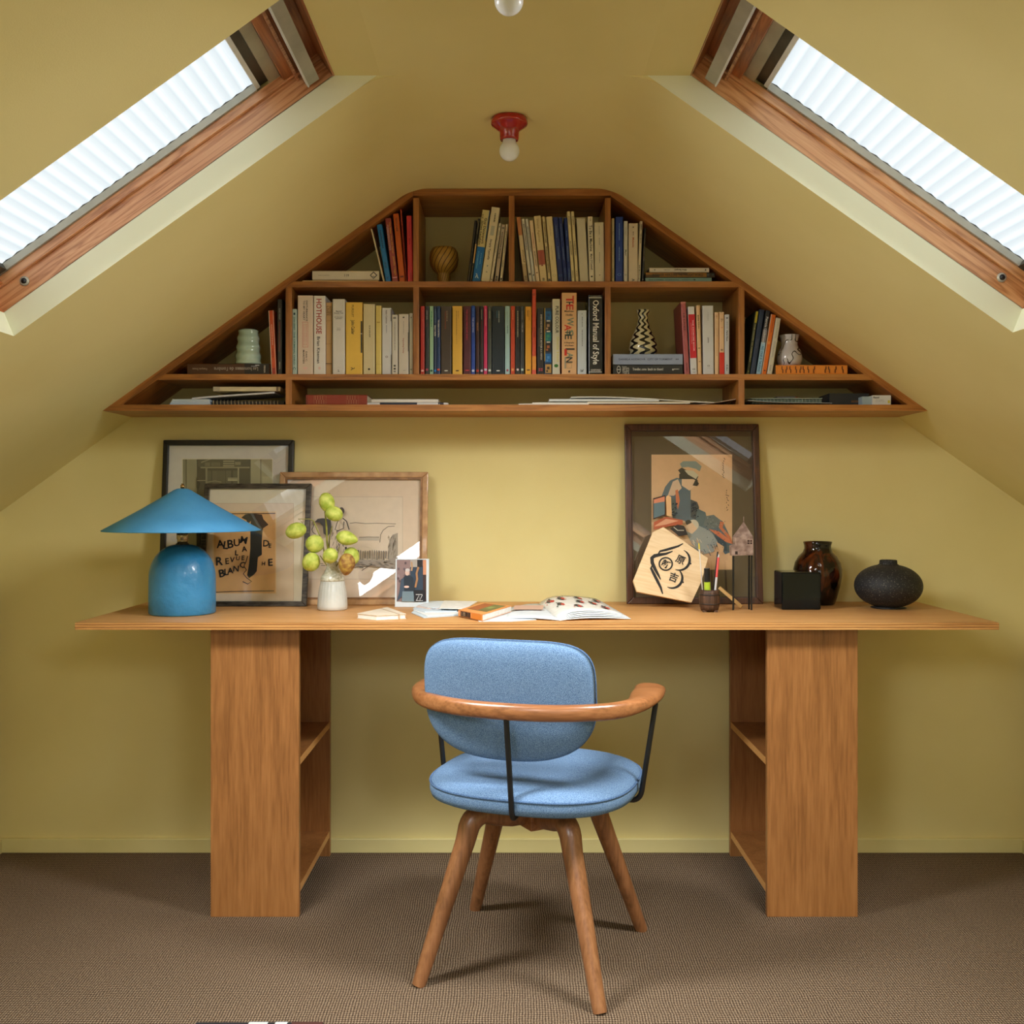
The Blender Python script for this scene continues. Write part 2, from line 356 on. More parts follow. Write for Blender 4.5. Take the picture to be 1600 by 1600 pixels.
def skylight(name, sg, y0, y1, strength, pine):
    c = sl(sg, .45, .05, (y0+y1)/2); root = struct(empty(name, c))
    # plaster reveal: four sides from the slope to the pine lining
    mb = MB(); D1 = .052
    A = {}
    for k, y in ((0, y0), (1, y1)):
        A[k] = dict(ti=Vector((sg*.267, y, CZ)), bi=sl(sg, .909, 0, y), tw=Vector((sg*.365, y, CZ)), bw=sl(sg, .897, D1, y), cr=Vector((sg*FX, y, CZ)))
        tri = [A[k]['ti'], A[k]['cr'], A[k]['bi'], A[k]['bw'], A[k]['tw']]
        mb.quad(tri, REVEAL)
    mb.quad([A[0]['ti'], A[1]['ti'], A[1]['tw'], A[0]['tw']], PAINT)
    mb.quad([A[0]['bi'], A[1]['bi'], A[1]['bw'], A[0]['bw']], REVEAL)
    build(mb, 'reveal', root)
    def slab(t0, t1, d0, d1, ya, yb, mat, m=None, nm=None, par=root, bevel=0):
        mm = m or MB(); vs = [sl(sg, t, d, y) for t in (t0, t1) for d in (d0, d1) for y in (ya, yb)]
        fs = [(0,1,3,2),(4,6,7,5),(0,4,5,1),(2,3,7,6),(0,2,6,4),(1,5,7,3)]
        mm.add(vs, fs, mat)
        if nm: return build(mm, nm, par, bevel=bevel)
        return mm
    # pine lining boards, long ones run down the roof
    slab(.073, .915, .050, .094, y1, y1+.02, pine, nm='pine_lining', bevel=.001)
    slab(.073, .915, .050, .094, y0-.02, y0, pine, nm='pine_lining', bevel=.001)
    slab(.897, .917, .050, .125, y0-.02, y1+.02, PINEY, nm='pine_lining', bevel=.001)
    slab(.053, .073, .050, .125, y0-.02, y1+.02, PINEY, nm='pine_lining', bevel=.001)
    # sash
    mb = MB()
    slab(.073, .897, .0940, .112, y1-.008, y1+.01, pine, mb); slab(.073, .897, .0940, .112, y0-.01, y0+.008, pine, mb)
    slab(.862, .897, .0965, .112, y0, y1, PINEY, mb)
    build(mb, 'sash', root, bevel=.001)
    mb = MB()
    slab(.073, .112, .104, .112, y0, y1, PINEY, mb); slab(.138, .160, .098, .112, y0, y1, PINEY, mb)
    slab(.112, .138, .100, .112, y0, y1, PINEY, mb)
    build(mb, 'sash_head', root, bevel=.001)
    slab(.133, .138, .082, .100, y0+.004, y1-.004, pine, nm='sash_lip')
    # ventilation flap bar
    mb = MB(); slab(.100, .126, .056, .062, y0+.01, y1-.014, ALU, mb)
    slab(.1255, .129, .054, .064, y0+.01, y1-.014, WHITEM, mb)
    hb = build(mb, 'ventilation_bar', root, bevel=.001)
    mb = MB()
    for yy in (y1-.03, y1-.17, y0+.17, y0+.04):
        slab(.112, .120, .062, .100, yy-.012, yy, ALUD, mb)
    build(mb, 'bar_bracket', hb)
    slab(.160, .186, .110, .128, y0+.006, y1-.006, ALU, nm='blind_headbox', bevel=.001)
    slab(.186, .206, .118, .130, y0+.006, y1-.006, ALUD, nm='blind_slot')
    slab(.206, .216, .114, .128, y0+.006, y1-.01, WHITEM, nm='blind_rail', bevel=.001)
    mb = MB(); slab(.216, .862, .112, .126, y1-.014, y1-.004, ALU, mb); slab(.216, .862, .112, .126, y0+.004, y0+.014, ALU, mb)
    slab(.838, .862, .112, .126, y0+.004, y1-.004, ALUD, mb)
    build(mb, 'blind_track', root)
    # pleated blind
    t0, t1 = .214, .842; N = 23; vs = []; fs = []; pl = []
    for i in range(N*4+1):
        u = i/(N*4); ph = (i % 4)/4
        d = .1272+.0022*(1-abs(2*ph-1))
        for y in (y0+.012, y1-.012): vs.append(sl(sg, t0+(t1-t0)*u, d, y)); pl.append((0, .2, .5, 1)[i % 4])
        if i: k = 2*i; fs.append((k-2, k-1, k+1, k))
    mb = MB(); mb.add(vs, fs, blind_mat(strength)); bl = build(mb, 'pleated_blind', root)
    a = bl.data.attributes.new('pleat_shade', 'FLOAT', 'POINT'); a.data.foreach_set('value', [float(x) for x in pl])
    slab(.16, .88, .144, .148, y0-.005, y1+.005, GLASS, nm='glass_pane')
    mb = MB(); slab(.053, .93, .094, .168, y1+.004, y1+.02, ALUD, mb); slab(.053, .93, .094, .168, y0-.02, y0-.004, ALUD, mb)
    slab(.14, .222, .1325, .138, y0-.02, y1+.02, ALUD, mb); slab(.836, .93, .1325, .138, y0-.02, y1+.02, ALUD, mb)
    slab(.14, .93, .1265, .138, y1-.0125, y1+.012, ALUD, mb); slab(.14, .93, .1265, .138, y0-.012, y0+.0125, ALUD, mb); slab(.0, .15, .125, .168, y0-.02, y1+.02, ALUD, mb)
    build(mb, 'light_seal_frame', root)  # frame slabs added to block light leaking round the blind and lining
    ld = bpy.data.lights.new('added_daylight', 'AREA'); ld.shape = 'RECTANGLE'; ld.size = .21; ld.size_y = .46; ld.energy = ADDED_DAYLIGHT; ld.color = (1, .99, .965); ld.spread = math.radians(128)  # lamp added under the blind, spread narrowed to stay dark from the camera
    lo = bpy.data.objects.new('added_daylight', ld); COL.objects.link(lo); nz = Vector((sg*SI[sg], 0, CO[sg])); nx = Vector((0, 1, 0)); ny = nz.cross(nx)
    M = Matrix((nx, ny, nz)).transposed().to_4x4(); M.translation = sl(sg, .527, .1262, y0+.135); lo.matrix_world = M
    # cover cap low on the pine lining
    mb = MB(); c1 = sl(sg, .826, .078, y1-.0005)
    M = Matrix.Translation(c1) @ Matrix.Rotation(math.pi/2, 4, 'X')
    mb.lathe([(.0098, -.001), (.0098, .0015), (.0062, .003), (.0060, .003)], ALU, M=M, n=24)
    mb.lathe([(.006, .0028), (.006, .0032)], BLACKM, M=M, n=20)
    build(mb, 'screw_cap', root)
    return root
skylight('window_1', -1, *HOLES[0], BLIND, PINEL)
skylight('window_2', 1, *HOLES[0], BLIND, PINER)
def fill_pane(strength):
    m = bpy.data.materials.new('emissive_fill_pane'); m.use_nodes = True; p = m.node_tree.nodes['Principled BSDF']
    p.inputs['Base Color'].default_value = (.8, .8, .8, 1); p.inputs['Roughness'].default_value = .2
    p.inputs['Emission Color'].default_value = (*FILLC, 1); p.inputs['Emission Strength'].default_value = strength; return m
def open_skylight(name, sg, y0, y1, strength, pine):
    """the pair behind the camera: blinds up, bright overcast sky in the glass"""
    root = struct(empty(name, sl(sg, .45, .05, (y0+y1)/2))); mb = MB(); D1 = .052; A = []
    for y in (y0, y1):
        q = dict(ti=Vector((sg*.267, y, CZ)), bi=sl(sg, .909, 0, y), tw=Vector((sg*.365, y, CZ)), bw=sl(sg, .897, D1, y), cr=Vector((sg*FX, y, CZ))); A.append(q)
        mb.quad([q['ti'], q['cr'], q['bi'], q['bw'], q['tw']], REVEAL)
    mb.quad([A[0]['ti'], A[1]['ti'], A[1]['tw'], A[0]['tw']], PAINT); mb.quad([A[0]['bi'], A[1]['bi'], A[1]['bw'], A[0]['bw']], REVEAL); build(mb, 'reveal', root)
    def slab(t0, t1, d0, d1, ya, yb, mat, nm):
        mm = MB(); vs = [sl(sg, t, d, y) for t in (t0, t1) for d in (d0, d1) for y in (ya, yb)]
        mm.add(vs, [(0,1,3,2),(4,6,7,5),(0,4,5,1),(2,3,7,6),(0,2,6,4),(1,5,7,3)], mat); build(mm, nm, root)
    slab(.073, .915, .050, .125, y1, y1+.02, pine, 'pine_lining'); slab(.073, .915, .050, .125, y0-.02, y0, pine, 'pine_lining')
    slab(.897, .917, .050, .125, y0-.02, y1+.02, PINEY, 'pine_lining'); slab(.053, .073, .050, .125, y0-.02, y1+.02, PINEY, 'pine_lining')
    slab(.073, .14, .096, .115, y0, y1, PINEY, 'sash'); slab(.85, .897, .096, .115, y0, y1, PINEY, 'sash')
    slab(.14, .85, .096, .115, y0, y0+.04, pine, 'sash'); slab(.14, .85, .096, .115, y1-.04, y1, pine, 'sash'); slab(.14, .85, .118, .122, y0+.01, y1-.01, GLASS, 'glass_pane'); slab(.053, .93, .115, .168, y1, y1+.02, ALUD, 'light_seal_frame'); slab(.053, .93, .115, .168, y0-.02, y0, ALUD, 'light_seal_frame'); slab(.0, .14, .115, .168, y0-.02, y1+.02, ALUD, 'light_seal_frame'); slab(.85, .93, .115, .168, y0-.02, y1+.02, ALUD, 'light_seal_frame')
    ld = bpy.data.lights.new('sky_portal', 'AREA'); ld.shape = 'RECTANGLE'; ld.size = y1-y0; ld.size_y = .73; ld.cycles.is_portal = True
    lo = bpy.data.objects.new('sky_portal', ld); COL.objects.link(lo); nz = Vector((sg*SI[sg], 0, CO[sg])); nx = Vector((0, 1, 0)); ny = nz.cross(nx)
    M = Matrix((nx, ny, nz)).transposed().to_4x4(); M.translation = sl(sg, .495, .127, (y0+y1)/2); lo.matrix_world = M
open_skylight('window_3', -1, *REARH[-1], REAR, PINEL)
open_skylight('window_4', 1, *REARH[1], REAR, PINER)
# window added behind the camera, its pane glowing as fill light
w5 = struct(empty('added_fill_window', (0, BY+.02, .9)))
for (x0, x1, z0, z1) in ((-.56, -.5, .7, 1.62), (.5, .56, .7, 1.62), (-.56, .56, .64, .7), (-.56, .56, 1.62, 1.68), (-.02, .02, .7, 1.62)):
    mb = MB(); mb.box((x0, BY, z0), (x1, BY+.05, z1), SKIRT); build(mb, 'added_window_frame', w5)
mb = MB(); mb.box((-.5, BY+.015, .7), (.5, BY+.02, 1.62), fill_pane(GABLE_FILL)); build(mb, 'glass_pane', w5)  # emissive fill panel in place of clear glass

# ------------------------------------------------------------------ gable shelf
SY = 2.839
zB0, zB1, zM0, zM1, zT0, zT1 = 1.298, 1.315, 1.384, 1.400, 1.641, 1.657
sgn = lambda x: 1 if x > 0 else -1
sh = empty('gable_bookshelf', (0, WY-.01, 1.298))
tag(sh, 'orange-brown plywood bookshelf filling the gable under the sloped ceiling, full of books', 'bookshelf')
th = .022
def under(x): return CZ-.0235-TAN[sgn(x)]*(abs(x)-FX)
X_tip = {k: FX+(CZ-.001-zB0)/TAN[k] for k in TAN}
def shelfboard(z0, z1, xa, xb, mat=SHELFW):
    xi = lambda z, k: FX+(CZ-.0222-z)/TAN[k]
    mb = MB(); mb.prism([(-xi(z0, -1)-.003, z0), (xi(z0, 1)+.003, z0), (xi(z1, 1)+.003, z1), (-xi(z1, -1)-.003, z1)], SY+.0008, WY-.001, mat); build(mb, 'shelf_board', sh, bevel=.0008)
mb = MB(); mb.prism([(-X_tip[-1]-.004, zB0), (X_tip[1]+.004, zB0), (X_tip[1]-.02, zB1), (-X_tip[-1]+.02, zB1)], SY-.001, WY-.001, SHELFW)
build(mb, 'shelf_board', sh, bevel=.001)
shelfboard(zM0, zM1, 0, 0)
shelfboard(zT0, zT1, 0, 0)
mb = MB(); mb.box((-FX, SY, CZ-.020), (FX, WY-.001, CZ-.001), SHELFW); build(mb, 'top_board', sh, bevel=.0012)
for sg, mat in ((-1, SHELFL), (1, SHELFR)):
    o0 = (sg*FX, CZ-.001); o1 = (sg*X_tip[sg], zB0+.004)
    i1 = (sg*(FX+(CZ-.0222-zB1+.001)/TAN[sg]), zB1-.001); i0 = (sg*FX, CZ-.0222)
    poly = [o0, o1, i1, i0]
    if sg > 0: poly.reverse()
    mb = MB(); mb.prism(poly, SY-.0005, WY-.001, mat); build(mb, 'sloping_board', sh, bevel=.001)
def divider(xa, xb, z0, z1):
    mb = MB(); mb.box((xa, SY+.0006, z0), (xb, WY-.001, z1), SHELFV); build(mb, 'divider', sh, bevel=.001)
for xa, xb in ((-.274, -.258), (.258, .274)):
    divider(xa, xb, zM1, zT0); divider(xa, xb, zT1, CZ-.0265)
divider(-.009, .007, zT1, CZ-.020)
for xa, xb in ((-.628, -.611), (.628, .645)):
    divider(xa, xb, zM1, zT0); divider(xa, xb, zB1, zM0)

# ------------------------------------------------------------------ desk and its two pedestals
DZ = .747; DX0, DX1 = -1.084, 1.208; DY0, DY1 = 2.540, 3.056
mb = MB(); mb.box((DX0, DY0, DZ-.018), (DX1, DY1, DZ-.0005), DESKE)
mb.quad([(DX0+.0012, DY0+.0012, DZ), (DX1-.0012, DY0+.0012, DZ), (DX1-.0012, DY1, DZ), (DX0+.0012, DY1, DZ)], DESKW)
dt = build(mb, 'desk', origin=(0, 2.8, DZ-.018))
mb2 = MB()
for k, zz in enumerate((DZ-.0125, DZ-.0055)):
    mb2.box((DX0-.0003, DY0-.0003, zz), (DX1+.0003, DY0+.002, zz+.0011), flat((122, 74, 34), .6))
build(mb2, 'ply_edge_layers', dt)
tag(dt, 'long honey plywood desk top spanning both pedestals, against the yellow wall', 'desk')
def pedestal(xa, xb, side, label):
    y0, y1 = 2.581, 3.036; t = .018; root = empty('desk_pedestal', ((xa+xb)/2, (y0+y1)/2, 0)); zt = DZ-.0185
    tag(root, label, 'pedestal', 'plywood pedestals under the desk')
    mb = MB(); mb.box((xa, y0, 0), (xb, y0+t, zt), DESKV); build(mb, 'front_panel', root, bevel=.0008)
    mb = MB(); mb.box((xa, y1-t, 0), (xb, y1, zt), DESKV); build(mb, 'back_panel', root, bevel=.0008)
    o0, o1 = (xa, xa+t) if side > 0 else (xb-t, xb)
    mb = MB(); mb.box((o0, y0+t, 0), (o1, y1-t, zt), DESKV); build(mb, 'outer_panel', root)
    a, b = (xa+t, xb-.002) if side > 0 else (xa+.002, xb-t)
    for z in (.3965, .074):
        mb = MB(); mb.box((a, y0+t, z-.018), (b, y1-t, z), DESKV)
        e = (b, b+.0008) if side > 0 else (a-.0008, a); mb.box((e[0], y0+t, z-.018), (e[1], y1-t, z), DESKE)
        build(mb, 'shelf_board', root)
    return root
pedestal(-.7597, -.537, 1, 'tall plywood desk pedestal left of the blue chair, shelves facing right')
pedestal(.6435, .8715, -1, 'tall plywood desk pedestal right of the blue chair, shelves facing left')

# ------------------------------------------------------------------ ceiling bulb holders
REDC = noise_mat('glossy_red_ceramic', (150, 16, 10), (164, 20, 12), nscale=6, rough=.15, coat=.6)
BULB = noise_mat('opal_bulb_glass', (228, 234, 242), (236, 242, 250), nscale=4, rough=.25, coat=.3)
def ceiling_lamp(Y, label):
    x = -.004*Y/2.28-.002; root = empty('ceiling_lamp', (x, Y, CZ)); tag(root, label, 'ceiling lamp', 'red ceramic bulb holders on the ceiling')
    mb = MB(); z = CZ
    mb.lathe([(.036, z), (.0415, z-.001), (.0420, z-.011), (.0405, z-.0145), (.0385, z-.0155), (.026, z-.026), (.0222, z-.031), (.0215, z-.044), (.0200, z-.0492), (.0172, z-.0500), (.0165, z-.042)], REDC, c=(x, Y, 0), n=48)
    build(mb, 'lamp_base', root)
    R = .0230; zc = z-.0730; pr = [(.0125, z-.040), (.0150, z-.051)]
    for i in range(4, 17): a = math.pi*i/16; pr.append((max(.0004, R*math.sin(a)), zc+R*math.cos(a)))
    pr.reverse(); mb = MB(); mb.lathe(pr, BULB, c=(x, Y, 0), n=40); build(mb, 'bulb', root)
ceiling_lamp(2.32, 'red ceramic ceiling lamp with round white bulb above the bookshelf')
ceiling_lamp(1.62, 'white bulb of the nearer ceiling lamp, cut off by the top of the photo')
# ------------------------------------------------------------------ chair
def chair():
    C = Vector((.060, 2.363, 0)); ang = math.radians(18)
    f = Vector((math.sin(ang), math.cos(ang), 0)); r = Vector((math.cos(ang), -math.sin(ang), 0)); Z = Vector((0, 0, 1))
    P = lambda a, b, z: C+r*a+f*b+Z*z
    root = empty('desk_chair', C); tag(root, 'blue upholstered swivel armchair with brown wooden legs in front of the desk', 'chair')
    FAB = noise_mat('blue_melange_fabric', (70, 98, 134), (122, 152, 186), nscale=800, rough=.92, detail=2, bump=.35, lo=.38, hi=.62, spec=.15)
    FABP = noise_mat('blue_piping_fabric', (52, 80, 118), (84, 114, 152), nscale=520, rough=.9, lo=.4, hi=.6)
    N = 72
    def out(sa, sb, n, k=1.0, cb=0.0):
        pts = []
        for i in range(N):
            a = 2*math.pi*i/N; c_, s_ = math.cos(a), math.sin(a)
            pts.append((k*sa*math.copysign(abs(c_)**(2/n), c_), cb+k*sb*math.copysign(abs(s_)**(2/n), s_)))
        return pts
    # seat cushion
    SA, SB, CB = .233, .226, -.006
    mb = MB(); rings = []
    for k, z in ((.80, .386), (.93, .387), (.985, .393), (1.0, .404), (.998, .416), (.985, .4235), (.955, .431), (.88, .438), (.75, .4435), (.55, .446), (.3, .447), (.05, .447)):
        dip = .006*max(0, 1-k)
        rings.append([P(a, b, z-dip) for a, b in out(SA, SB, 2.75, k, CB)])
    mb.loft(rings, FAB); seat = build(mb, 'seat', root)
    mb = MB(); o = out(SA, SB, 2.75, .995, CB); o = o+o[:2]; mb.tube([P(a, b, .4215) for a, b in o], .0028, FABP, n=8); build(mb, 'seam_piping', seat)
    # backrest: rounded slab, softly curved
    mb = MB(); rings = []
    W2, H2, ZC, BC = .194, .131, .6215, -.187
    M_ = 96
    def bout(k):
        pts = []
        for i in range(M_):
            a = 2*math.pi*i/M_; c_, s_ = math.cos(a), math.sin(a)
            n = 4.6 if s_ > 0 else 2.7
            x = math.copysign(abs(c_)**(2/n), c_)*W2; y = math.copysign(abs(s_)**(2/n), s_)*H2
            if s_ < 0: x *= 1-.03*abs(s_)
            pts.append((x*k, y*k))
        return pts
    T = .021
    def bp(x, y, off):
        return P(x-.018, BC+.55*x*x-.10*y+off, ZC+y)
    for k in (.04, .35, .65, .85, .94, .98, 1.0): rings.append([bp(x, y, -T*(1-k**7)**.5-.0) for x, y in bout(k)])
    for k in (1.0, .98, .94, .85, .65, .35, .04): rings.append([bp(x, y, T*1.15*(1-k**7)**.5) for x, y in bout(k)])
    mb.loft(rings, FAB); bk = build(mb, 'backrest', root)
    mb = MB(); o = bout(.992); o = o+o[:2]; mb.tube([bp(x, y, .0095) for x, y in o], .0026, FABP, n=8); build(mb, 'seam_piping', bk)
    # bent arm band
    mb = MB(); rings = []; n = 60; K = 16
    for i in range(n+1):
        u = i/n*2-1; s = 1 if u > 0 else -1; au = abs(u)
        # path: rear arc then arms
        L_ = au*.62
        if L_ < .45:
            th_ = L_/.45*math.pi/2; e = 2/2.25
            a = .276*math.sin(th_)**e; b = -.243*max(0, math.cos(th_))**e+.0
        else: a = .276-.35*(L_-.45)**2*1.2; b = (L_-.45)*.62
        k = min(1, max(0, (au-.38)/.36)); k = k*k*(3-2*k)
        wd = .0135+.0225*k; hg = .0178-.0045*k; tip = 1.0
        if au > .93: tip = math.sqrt(max(.02, 1-((au-.93)/.07)**2))
        # local frame
        th2 = min(math.pi/2, L_/.45*math.pi/2); nrm = (s*math.sin(th2), -math.cos(th2))
        ca, cb = s*a-nrm[0]*.023*k, b-nrm[1]*.023*k
        zc = .611+.004*k
        ring = []
        for j in range(K):
            q = 2*math.pi*j/K; c_, s_ = math.cos(q), math.sin(q); m = 2.6
            x = math.copysign(abs(c_)**(2/m), c_)*wd*tip; z = math.copysign(abs(s_)**(2/m), s_)*hg*(.5+.5*tip)
            ring.append(P(ca+nrm[0]*x, cb+nrm[1]*x, zc+z))
        rings.append(ring)
    mb.loft(rings, WALNUTX); build(mb, 'armrest', root)
    # steel rods
    for (a0, b0, a1, b1) in ((.004, -.246, .012, -.233), (.274, -.005, .243, -.01), (-.252, .0, -.232, .0)):
        mb = MB(); top = P(a0, b0, .600); low = P(a1, b1, .400)
        inn = P(a1*.60, b1*.60, .3815); pts = [top, top.lerp(low, .5), top.lerp(low, .93)]
        cor = P(a1, b1, .3815)
        for i in range(1, 7):
            t = i/7; s0 = top.lerp(low, .93); s1 = cor.lerp(inn, .25)
            pts.append(s0*(1-t)**2+cor*2*t*(1-t)+s1*t*t)
        pts += [cor.lerp(inn, .3), inn]
        mb.tube(pts, .0060, BLACKM, n=14); build(mb, 'support_rod', root)
    # four splayed legs with their beams
    feet = [Vector((-.2037, 2.217, 0)), Vector((.181, 2.098, 0)), Vector((.318, 2.504, 0)), Vector((-.0954, 2.632, 0))]
    cen = Vector((.052, 2.363, 0))
    for ft in feet:
        d = (ft-cen); R = d.length; d.normalize(); q = lambda rr, z: cen+d*rr+Z*z
        pts = [q(R-.001, 0), q(R-.006, .012)]; rad = [.0145, .0155]
        kneeR, kneeZ = .168, .352
        for i in range(1, 9):
            t = i/9; pts.append(q(R-.006+(kneeR+.004-R)*t, .012+(kneeZ-.037)*t)); rad.append(.0155+.0075*t)
        for i in range(1, 8):
            t = i/8; p0 = q(kneeR+.005, kneeZ-.037); p1 = q(kneeR-.004, kneeZ+.0); p2 = q(kneeR-.045, kneeZ-.002)
            pts.append(p0*(1-t)**2+p1*2*t*(1-t)+p2*t*t); rad.append(.0235+.0012*math.sin(t*3.14))
        pts += [q(.10, .342), q(.06, .334), q(.03, .333)]; rad += [.0255, .0255, .025]
        mb = MB(); mb.tube(pts, rad, WALNUT, n=24); build(mb, 'leg', root)
    mb = MB(); mb.box((-.042, -.042, .303), (.045, .045, .366), WALNUTX, Matrix.Translation(C) @ Matrix.Rotation(math.radians(28), 4, 'Z'))
    mb.lathe([(.045, .364), (.045, .374), (.09, .377), (.09, .3865)], BLACKM, c=C, n=32)
    build(mb, 'swivel_hub', root, bevel=.003)
chair()

# ------------------------------------------------------------------ rug edge at the very bottom
RUGM = noise_mat('dark_patterned_rug', (16, 16, 20), (30, 28, 32), nscale=40, rough=.95)
mb = MB(); mb.box((-.632, 1.2, .0), (-.378, 2.050, .006), RUGM); wh_ = flat((186, 192, 194), .9)
mb.box((-.526, 1.3, .0061), (-.488, 2.0502, .0066), wh_); mb.box((-.473, 1.3, .0061), (-.449, 2.0502, .0066), wh_); mb.box((-.440, 1.2, .0061), (-.378, 2.0502, .0064), flat((70, 34, 26), .9))
rg = build(mb, 'rug', origin=(-.505, 1.6, 0)); tag(rg, 'dark rug with pale stripes, only its far edge seen at the bottom left', 'rug')

# ------------------------------------------------------------------ leaning frames
class Plane:
    """a plane through (X, Yb, zb) leaning back by lean, facing the room"""
    def __init__(s, x0, Yb, zb, lean, roll=0, yaw=0):
        s.M = Matrix.Translation((x0, Yb, zb)) @ Matrix.Rotation(yaw, 4, 'Z') @ Matrix.Rotation(-lean, 4, 'X') @ Matrix.Rotation(roll, 4, 'Y')
        s.I = s.M.inverted()
    def p(s, u, v, off=0): return s.M @ Vector((u, -off, v))
    def uv(s, px, py):
        o = s.I @ Vector((0, 0, EYE)); q = s.I @ Vector(((px-800)/F, 1, EYE+(HOR-py)/F)); d = q-o
        t = -o.y/d.y; h = o+d*t; return h.x, h.z
class Art:
    def __init__(s, pl, base=.0): s.pl = pl; s.mb = MB(); s.k = 0; s.base = base
    def off(s): s.k += 1; return s.base+.00012*s.k
    def poly(s, pts, col, rough=.7):
        o = s.off(); s.mb.quad([s.pl.p(*s.pl.uv(*q), o) for q in pts], flat(col, rough))
    def rect(s, x0, y0, x1, y1, col): s.poly([(x0, y1), (x1, y1), (x1, y0), (x0, y0)], col)
    def stroke(s, pts, w, col, taper=False):
        o = s.off(); q = [Vector(s.pl.uv(*a)) for a in pts]; sc = abs(s.pl.uv(pts[0][0]+1, pts[0][1])[0]-s.pl.uv(*pts[0])[0]); w = w*sc/2
        L_, R_ = [], []
        for i, a in enumerate(q):
            t = (q[min(i+1, len(q)-1)]-q[max(i-1, 0)]); t.normalize() if t.length else None; nn = Vector((-t.y, t.x))
            ww = w*((math.sin(math.pi*(i+.35)/(len(q)-.3))**.6) if taper else 1)
            L_.append(a+nn*ww); R_.append(a-nn*ww)
        vs = []; fs = []
        for l, r_ in zip(L_, R_): vs += [s.pl.p(l.x, l.y, o), s.pl.p(r_.x, r_.y, o)]
        for i in range(len(q)-1): fs.append((2*i, 2*i+1, 2*i+3, 2*i+2))
        s.mb.add(vs, fs, flat(col, .7))
    def ell(s, cx, cy, rx, ry, col, rot=0, n=20):
        pts = []
        for k in range(n):
            a = 2*math.pi*k/n; x, y = rx*math.cos(a), ry*math.sin(a)
            pts.append((cx+x*math.cos(rot)-y*math.sin(rot), cy+x*math.sin(rot)+y*math.cos(rot)))
        s.poly(pts, col)
    def text(s, st, px, py, h, col, rot=0, bold=True, sx=1.0, align='c'):
        """h letter height in picture pixels (cap height ~.7 size); rot clockwise degrees"""
        o = s.off(); u0, v0 = s.pl.uv(px, py); sc = abs(s.pl.uv(px+1, py)[0]-u0); a = -math.radians(rot)
        def T(x, y):
            x *= sx; return s.pl.p(u0+x*math.cos(a)-y*math.sin(a), v0+x*math.sin(a)+y*math.cos(a), o)
        s.mb.text(st, T, h*sc/.7, flat(col, .7), align=align, bold=bold)
def frame(name, label, x0, x1, Yb, height, lean, bw, th_, fm, group=None, inner=None, roll=0):
    """moulding, backing board with mat, glass. Plane origin is lower left front corner"""
    pl = Plane(x0, Yb, DZ+.0004, lean, roll); w = x1-x0
    root = empty(name, (x0+w/2, Yb, DZ)); tag(root, label, 'picture frame', group)
    mb = MB()
    def bar(poly):
        n = len(poly)
        vs = [pl.p(u, v, 0) for u, v in poly]+[pl.p(u, v, -th_) for u, v in poly]
        mb.add(vs, [tuple(range(n)), tuple(range(2*n-1, n-1, -1))]+[(i, i+n, (i+1) % n+n, (i+1) % n) for i in range(n)], fm)
    a, b = w, height
    bar([(0, 0), (a, 0), (a-bw, bw), (bw, bw)]); bar([(a, 0), (a, b), (a-bw, b-bw), (a-bw, bw)])
    bar([(a, b), (0, b), (bw, b-bw), (a-bw, b-bw)]); bar([(0, b), (0, 0), (bw, bw), (bw, b-bw)])
    build(mb, 'moulding', root, bevel=.0022 if bw > .015 else .0015)
    if inner:
        mb = MB(); q = bw-.0005; e = inner[1]
        for (u0, v0, u1, v1) in ((q, q, a-q, q+e), (q, b-q-e, a-q, b-q), (q, q+e, q+e, b-q-e), (a-q-e, q+e, a-q, b-q-e)):
            vs = [pl.p(u, v, o) for o in (-.002, -th_*.6) for u, v in ((u0, v0), (u1, v0), (u1, v1), (u0, v1))]
            mb.add(vs, [(0, 1, 2, 3), (7, 6, 5, 4), (0, 4, 5, 1), (1, 5, 6, 2), (2, 6, 7, 3), (3, 7, 4, 0)], inner[0])
        build(mb, 'inner_lip', root)
    gl = MB(); gl.quad([pl.p(bw, bw, -.0045), pl.p(a-bw, bw, -.0045), pl.p(a-bw, b-bw, -.0045), pl.p(bw, b-bw, -.0045)], GLASS)
    build(gl, 'glass', root)
    return root, pl, w
def back(root, pl, w, h, bw, th_, col):
    mb = MB(); vs = [pl.p(u, v, o) for o in (-.0095, -th_+.0005) for u, v in ((bw*.6, bw*.6), (w-bw*.6, bw*.6), (w-bw*.6, h-bw*.6), (bw*.6, h-bw*.6))]
    mb.add(vs, [(0, 1, 2, 3), (7, 6, 5, 4), (0, 4, 5, 1), (1, 5, 6, 2), (2, 6, 7, 3), (3, 7, 4, 0)], flat(col, .85)); build(mb, 'mat_board', root)
R = math.radians
# 1 black frame with old interior photograph
root, pl, w = frame('picture_frame', 'large black frame with a faded photograph of a plank room, behind the blue lamp', -1.036, -.648, 2.994, .484, R(5.6), .016, .017, noise_mat('black_frame_lacquer', (8, 8, 8), (16, 15, 14), nscale=20, rough=.4), 'framed pictures leaning on the wall')
back(root, pl, w, .484, .016, .017, (214, 212, 204))
art = Art(pl, -.0094); G = lambda k: (int(k*1.0), int(k*.98), int(k*.78))
art.rect(283, 716, 425, 868, (226, 220, 190)); art.rect(284, 717, 424, 867, G(78))
art.rect(284, 717, 289, 867, G(140)); art.rect(290, 717, 306, 867, G(150)); art.stroke([(289.5, 717), (289.5, 867)], .8, G(60))
art.rect(390, 717, 424, 867, G(168)); art.stroke([(406.5, 717), (406.5, 867)], 1, G(80)); art.rect(409, 744, 424, 800, G(180)); art.stroke([(390, 717), (390, 867)], 1.2, G(96))
art.rect(308, 717, 389, 729, G(92)); art.rect(312, 729, 389, 731, G(150)); art.poly([(313, 723), (329, 717), (325, 717), (313, 721)], G(150))
